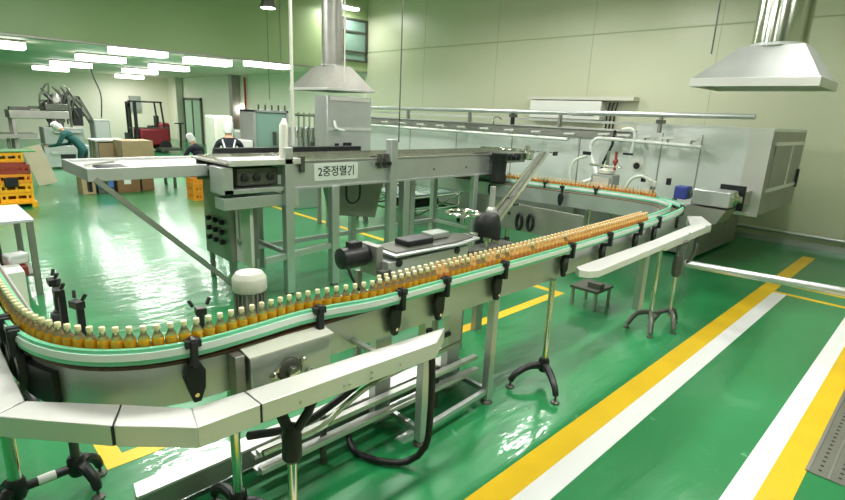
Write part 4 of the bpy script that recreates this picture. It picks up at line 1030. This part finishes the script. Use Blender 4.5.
def stand_pose(lean=0., arms='down', crouch=0.):
    # x right, y forward, z up
    c = crouch; hip = .95-.42*c
    def tor(h, f=0): # point along the leaning spine
        return (0, math.sin(lean)*h+f, hip+math.cos(lean)*h)
    J = [tor(0), tor(.18), tor(.38), tor(.50), tor(.60), tor(.70,.01), tor(.80,.01)]
    E = [(0,1),(1,2),(2,3),(3,4),(4,5),(5,6)]
    Rr = [(.15,.11),(.13,.10),(.165,.115),(.13,.09),(.058,.058),(.088,.098),(.075,.085)]
    for s in (-1,1):
        k = len(J)
        sh = tor(.47); kn = (s*.13, .28*c+.02, .50-.10*c); an = (s*.12, -.02-.06*c, .09); toe = (s*.13,.13-.04*c,.04)
        J += [(s*.10,0,hip-.06), kn, an, toe]; E += [(0,k),(k,k+1),(k+1,k+2),(k+2,k+3)]; Rr += [(.09,.10),(.062,.066),(.042,.045),(.04,.032)]
        k = len(J)
        if arms == 'down': el = (s*.29, sh[1]+.05, sh[2]-.28); wr = (s*.24, sh[1]+.26, sh[2]-.42); hn = (s*.20, sh[1]+.35, sh[2]-.43)
        else: el = (s*.30, sh[1]+.10, sh[2]-.25); wr = (s*.18, sh[1]+.35, sh[2]-.30); hn = (s*.12, sh[1]+.44, sh[2]-.30)
        J += [(s*.19, sh[1], sh[2]), el, wr, hn]; E += [(3,k),(k,k+1),(k+1,k+2),(k+2,k+3)]; Rr += [(.068,.068),(.050,.050),(.033,.033),(.040,.026)]
        # thumb and fingers
        for q in range(4):
            kk = len(J); dx = (q-1.5)*.019*s
            J += [(hn[0]+dx, hn[1]+.045, hn[2]-.005), (hn[0]+dx, hn[1]+.085-.008*abs(q-1.3), hn[2]-.03)]; E += [(k+3,kk),(kk,kk+1)]; Rr += [.009,.008]
        kk = len(J); J += [(hn[0]-s*.05, hn[1]+.03, hn[2]-.005)]; E += [(k+3,kk)]; Rr += [.010]
    return J, E, Rr, tor, hip
def dress(body, tor, hip, lean, hair_cap=True, straps=False):
    c = Vector(tor(.81,.01)); b = MB()
    hd = Vector(tor(.76,.02))
    prof = [(.086,-.06),(.096,-.02),(.098,.02),(.086,.06),(.055,.085),(.02,.092)]
    v = []; n = 18
    b.lathe(prof, (0,0,0), n)
    R = Matrix.Rotation(-lean*.9,3,'X')
    b.v = [R @ x + c for x in b.v]
    # neck flap of the hygiene hood
    q = MB().lathe([(.085,-.16),(.10,-.10),(.102,-.05)],(0,-.02,0),16); q.v = [R @ x + c for x in q.v]
    b.add(q.v, q.f)
    b.build('hygiene_cap','cloth_white',body)
    f = MB(); R2 = Matrix.Rotation(-lean*.9,3,'X')
    def F(x,y,z): return c + R2 @ Vector((x,y,z))
    f.lathe([(.012,0),(.012,.004)],(0,0,0),8)
    f.v = [F(v.x-.034, .098+v.z, v.y-.055) for v in f.v]
    g = MB().lathe([(.012,0),(.012,.004)],(0,0,0),8); g.v = [F(v.x+.034,.098+v.z,v.y-.055) for v in g.v]; f.add(g.v,g.f)
    f.build('eye','ink',body)
    nn = MB(); nn.add([F(-.014,.09,-.10),F(.014,.09,-.10),F(0,.128,-.095),F(0,.098,-.05)],[(0,1,2),(0,2,3),(1,3,2),(0,3,1)]); nn.build('nose','skin',body)
    mo = MB(); mo.add([F(-.03,.092,-.128),F(.03,.092,-.128),F(.026,.094,-.138),F(-.026,.094,-.138),F(-.03,.097,-.128),F(.03,.097,-.128),F(.026,.098,-.138),F(-.026,.098,-.138)],[(0,1,2,3),(4,7,6,5),(0,4,5,1),(3,2,6,7),(0,3,7,4),(1,5,6,2)]); mo.build('mouth','redbox',body)
    if straps:
        s = MB()
        for k in (-1,1):
            s.bar(tuple(Vector(tor(.53))+Vector((k*.12,-.075,0))), tuple(Vector(tor(.27))+Vector((k*.06,-.14,0))), .03,.02)
            s.bar(tuple(Vector(tor(.27))+Vector((k*.06,-.14,0))), tuple(Vector(tor(.10))+Vector((k*.15,-.10,0))), .03,.02)
        s.bar(tuple(Vector(tor(.27))+Vector((-.07,-.14,0))), tuple(Vector(tor(.27))+Vector((.07,-.14,0))), .03,.03)
        s.build('white_strap','cloth_white',body)
def painter(hip, top, skin_z, cloth, low):
    def p(c):
        if c.z < .07: return 5
        if c.z > skin_z: return 0
        if c.z < hip-.02 and abs(c.x) < .2 : return low
        return cloth
    return p
cam_dir = lambda x,y: math.atan2(y, x)
# standing worker with back to us
J,E_,Rr,tor,hip = stand_pose(.12,'fwd')
def pnt(c, hip=hip):
    if c.z < .07: return 5
    if c.z > hip+.565: return 0
    if math.hypot(c.x, 0) < .27 and c.y > .36 and c.z < hip+.4: return 0
    return 3 if c.z < hip-.02 else 1
# forward = away from the camera: rotate +y onto the viewing direction
p = person('person','person in dark top with crossed white straps and white cap, seen from behind',(-10.3,4.70,.0), math.atan2(4.12,-9.0)-PI/2, J,E_,Rr,pnt)
dress(p,tor,hip,.12,straps=True); p.scale = (1.0,1.0,1.0)
# worker bending at the packing machine, left
J,E_,Rr,tor,hip = stand_pose(.85,'fwd',.15)
def pnt2(c, hip=hip):
    if c.z < .07: return 5
    d = c.y*math.sin(.85) + (c.z-hip)*math.cos(.85)
    if d > .575: return 0
    return 2 if d > -.15 or c.z > hip-.2 else 3
p = person('person','person in dark green work clothes and white cap bending at the packing machine',(-16.3,3.45,.02), PI*.80, J,E_,Rr,pnt2)
dress(p,tor,hip,.85)
# crouching worker among white goods
J,E_,Rr,tor,hip = stand_pose(.55,'fwd',.85)
def pnt3(c, hip=hip):
    if c.z < .07: return 5
    d = c.y*math.sin(.55) + (c.z-hip)*math.cos(.55)
    if d > .575: return 0
    return 1 if c.z > hip-.02 else 3
p = person('person','person in dark jacket and white cap crouching before the white wrapped pallets',(-14.0,5.65,.0), PI*.6, J,E_,Rr,pnt3)
dress(p,tor,hip,.55)

# ------------------------------------------------------------------ camera and view
cam = bpy.data.cameras.new('camera'); co = bpy.data.objects.new('camera', cam); C.objects.link(co)
Rm = Matrix(((0.698,0.209,-0.685),(0.715,-0.148,0.683),(0.042,-0.967,-0.253)))
q = Matrix(((Rm[0][0],-Rm[0][1],-Rm[0][2]),(Rm[1][0],-Rm[1][1],-Rm[1][2]),(Rm[2][0],-Rm[2][1],-Rm[2][2])))
co.matrix_world = Matrix.Translation((0,0,2.15)) @ q.to_quaternion().to_matrix().to_4x4()
cam.sensor_width = 36; cam.lens = 523.46/845*36; cam.clip_end = 200; cam.clip_start = .05
sc = bpy.context.scene; sc.camera = co
wd = bpy.data.worlds.new('world'); sc.world = wd; wd.use_nodes = True
wd.node_tree.nodes['Background'].inputs[0].default_value = (.8,.85,.8,1); wd.node_tree.nodes['Background'].inputs[1].default_value = .3
sc.view_settings.view_transform = 'Standard'; sc.view_settings.look = 'None'; sc.view_settings.exposure = EXPO; sc.view_settings.gamma = 1
sc.view_settings.use_curve_mapping = False
sc.cycles.use_denoising = True; sc.cycles.denoiser = 'OPENIMAGEDENOISE'
sc.cycles.max_bounces = 7; sc.cycles.diffuse_bounces = 4; sc.cycles.glossy_bounces = 4; sc.cycles.transmission_bounces = 4
sc.cycles.sample_clamp_indirect = 6; sc.cycles.caustics_reflective = False; sc.cycles.caustics_refractive = False
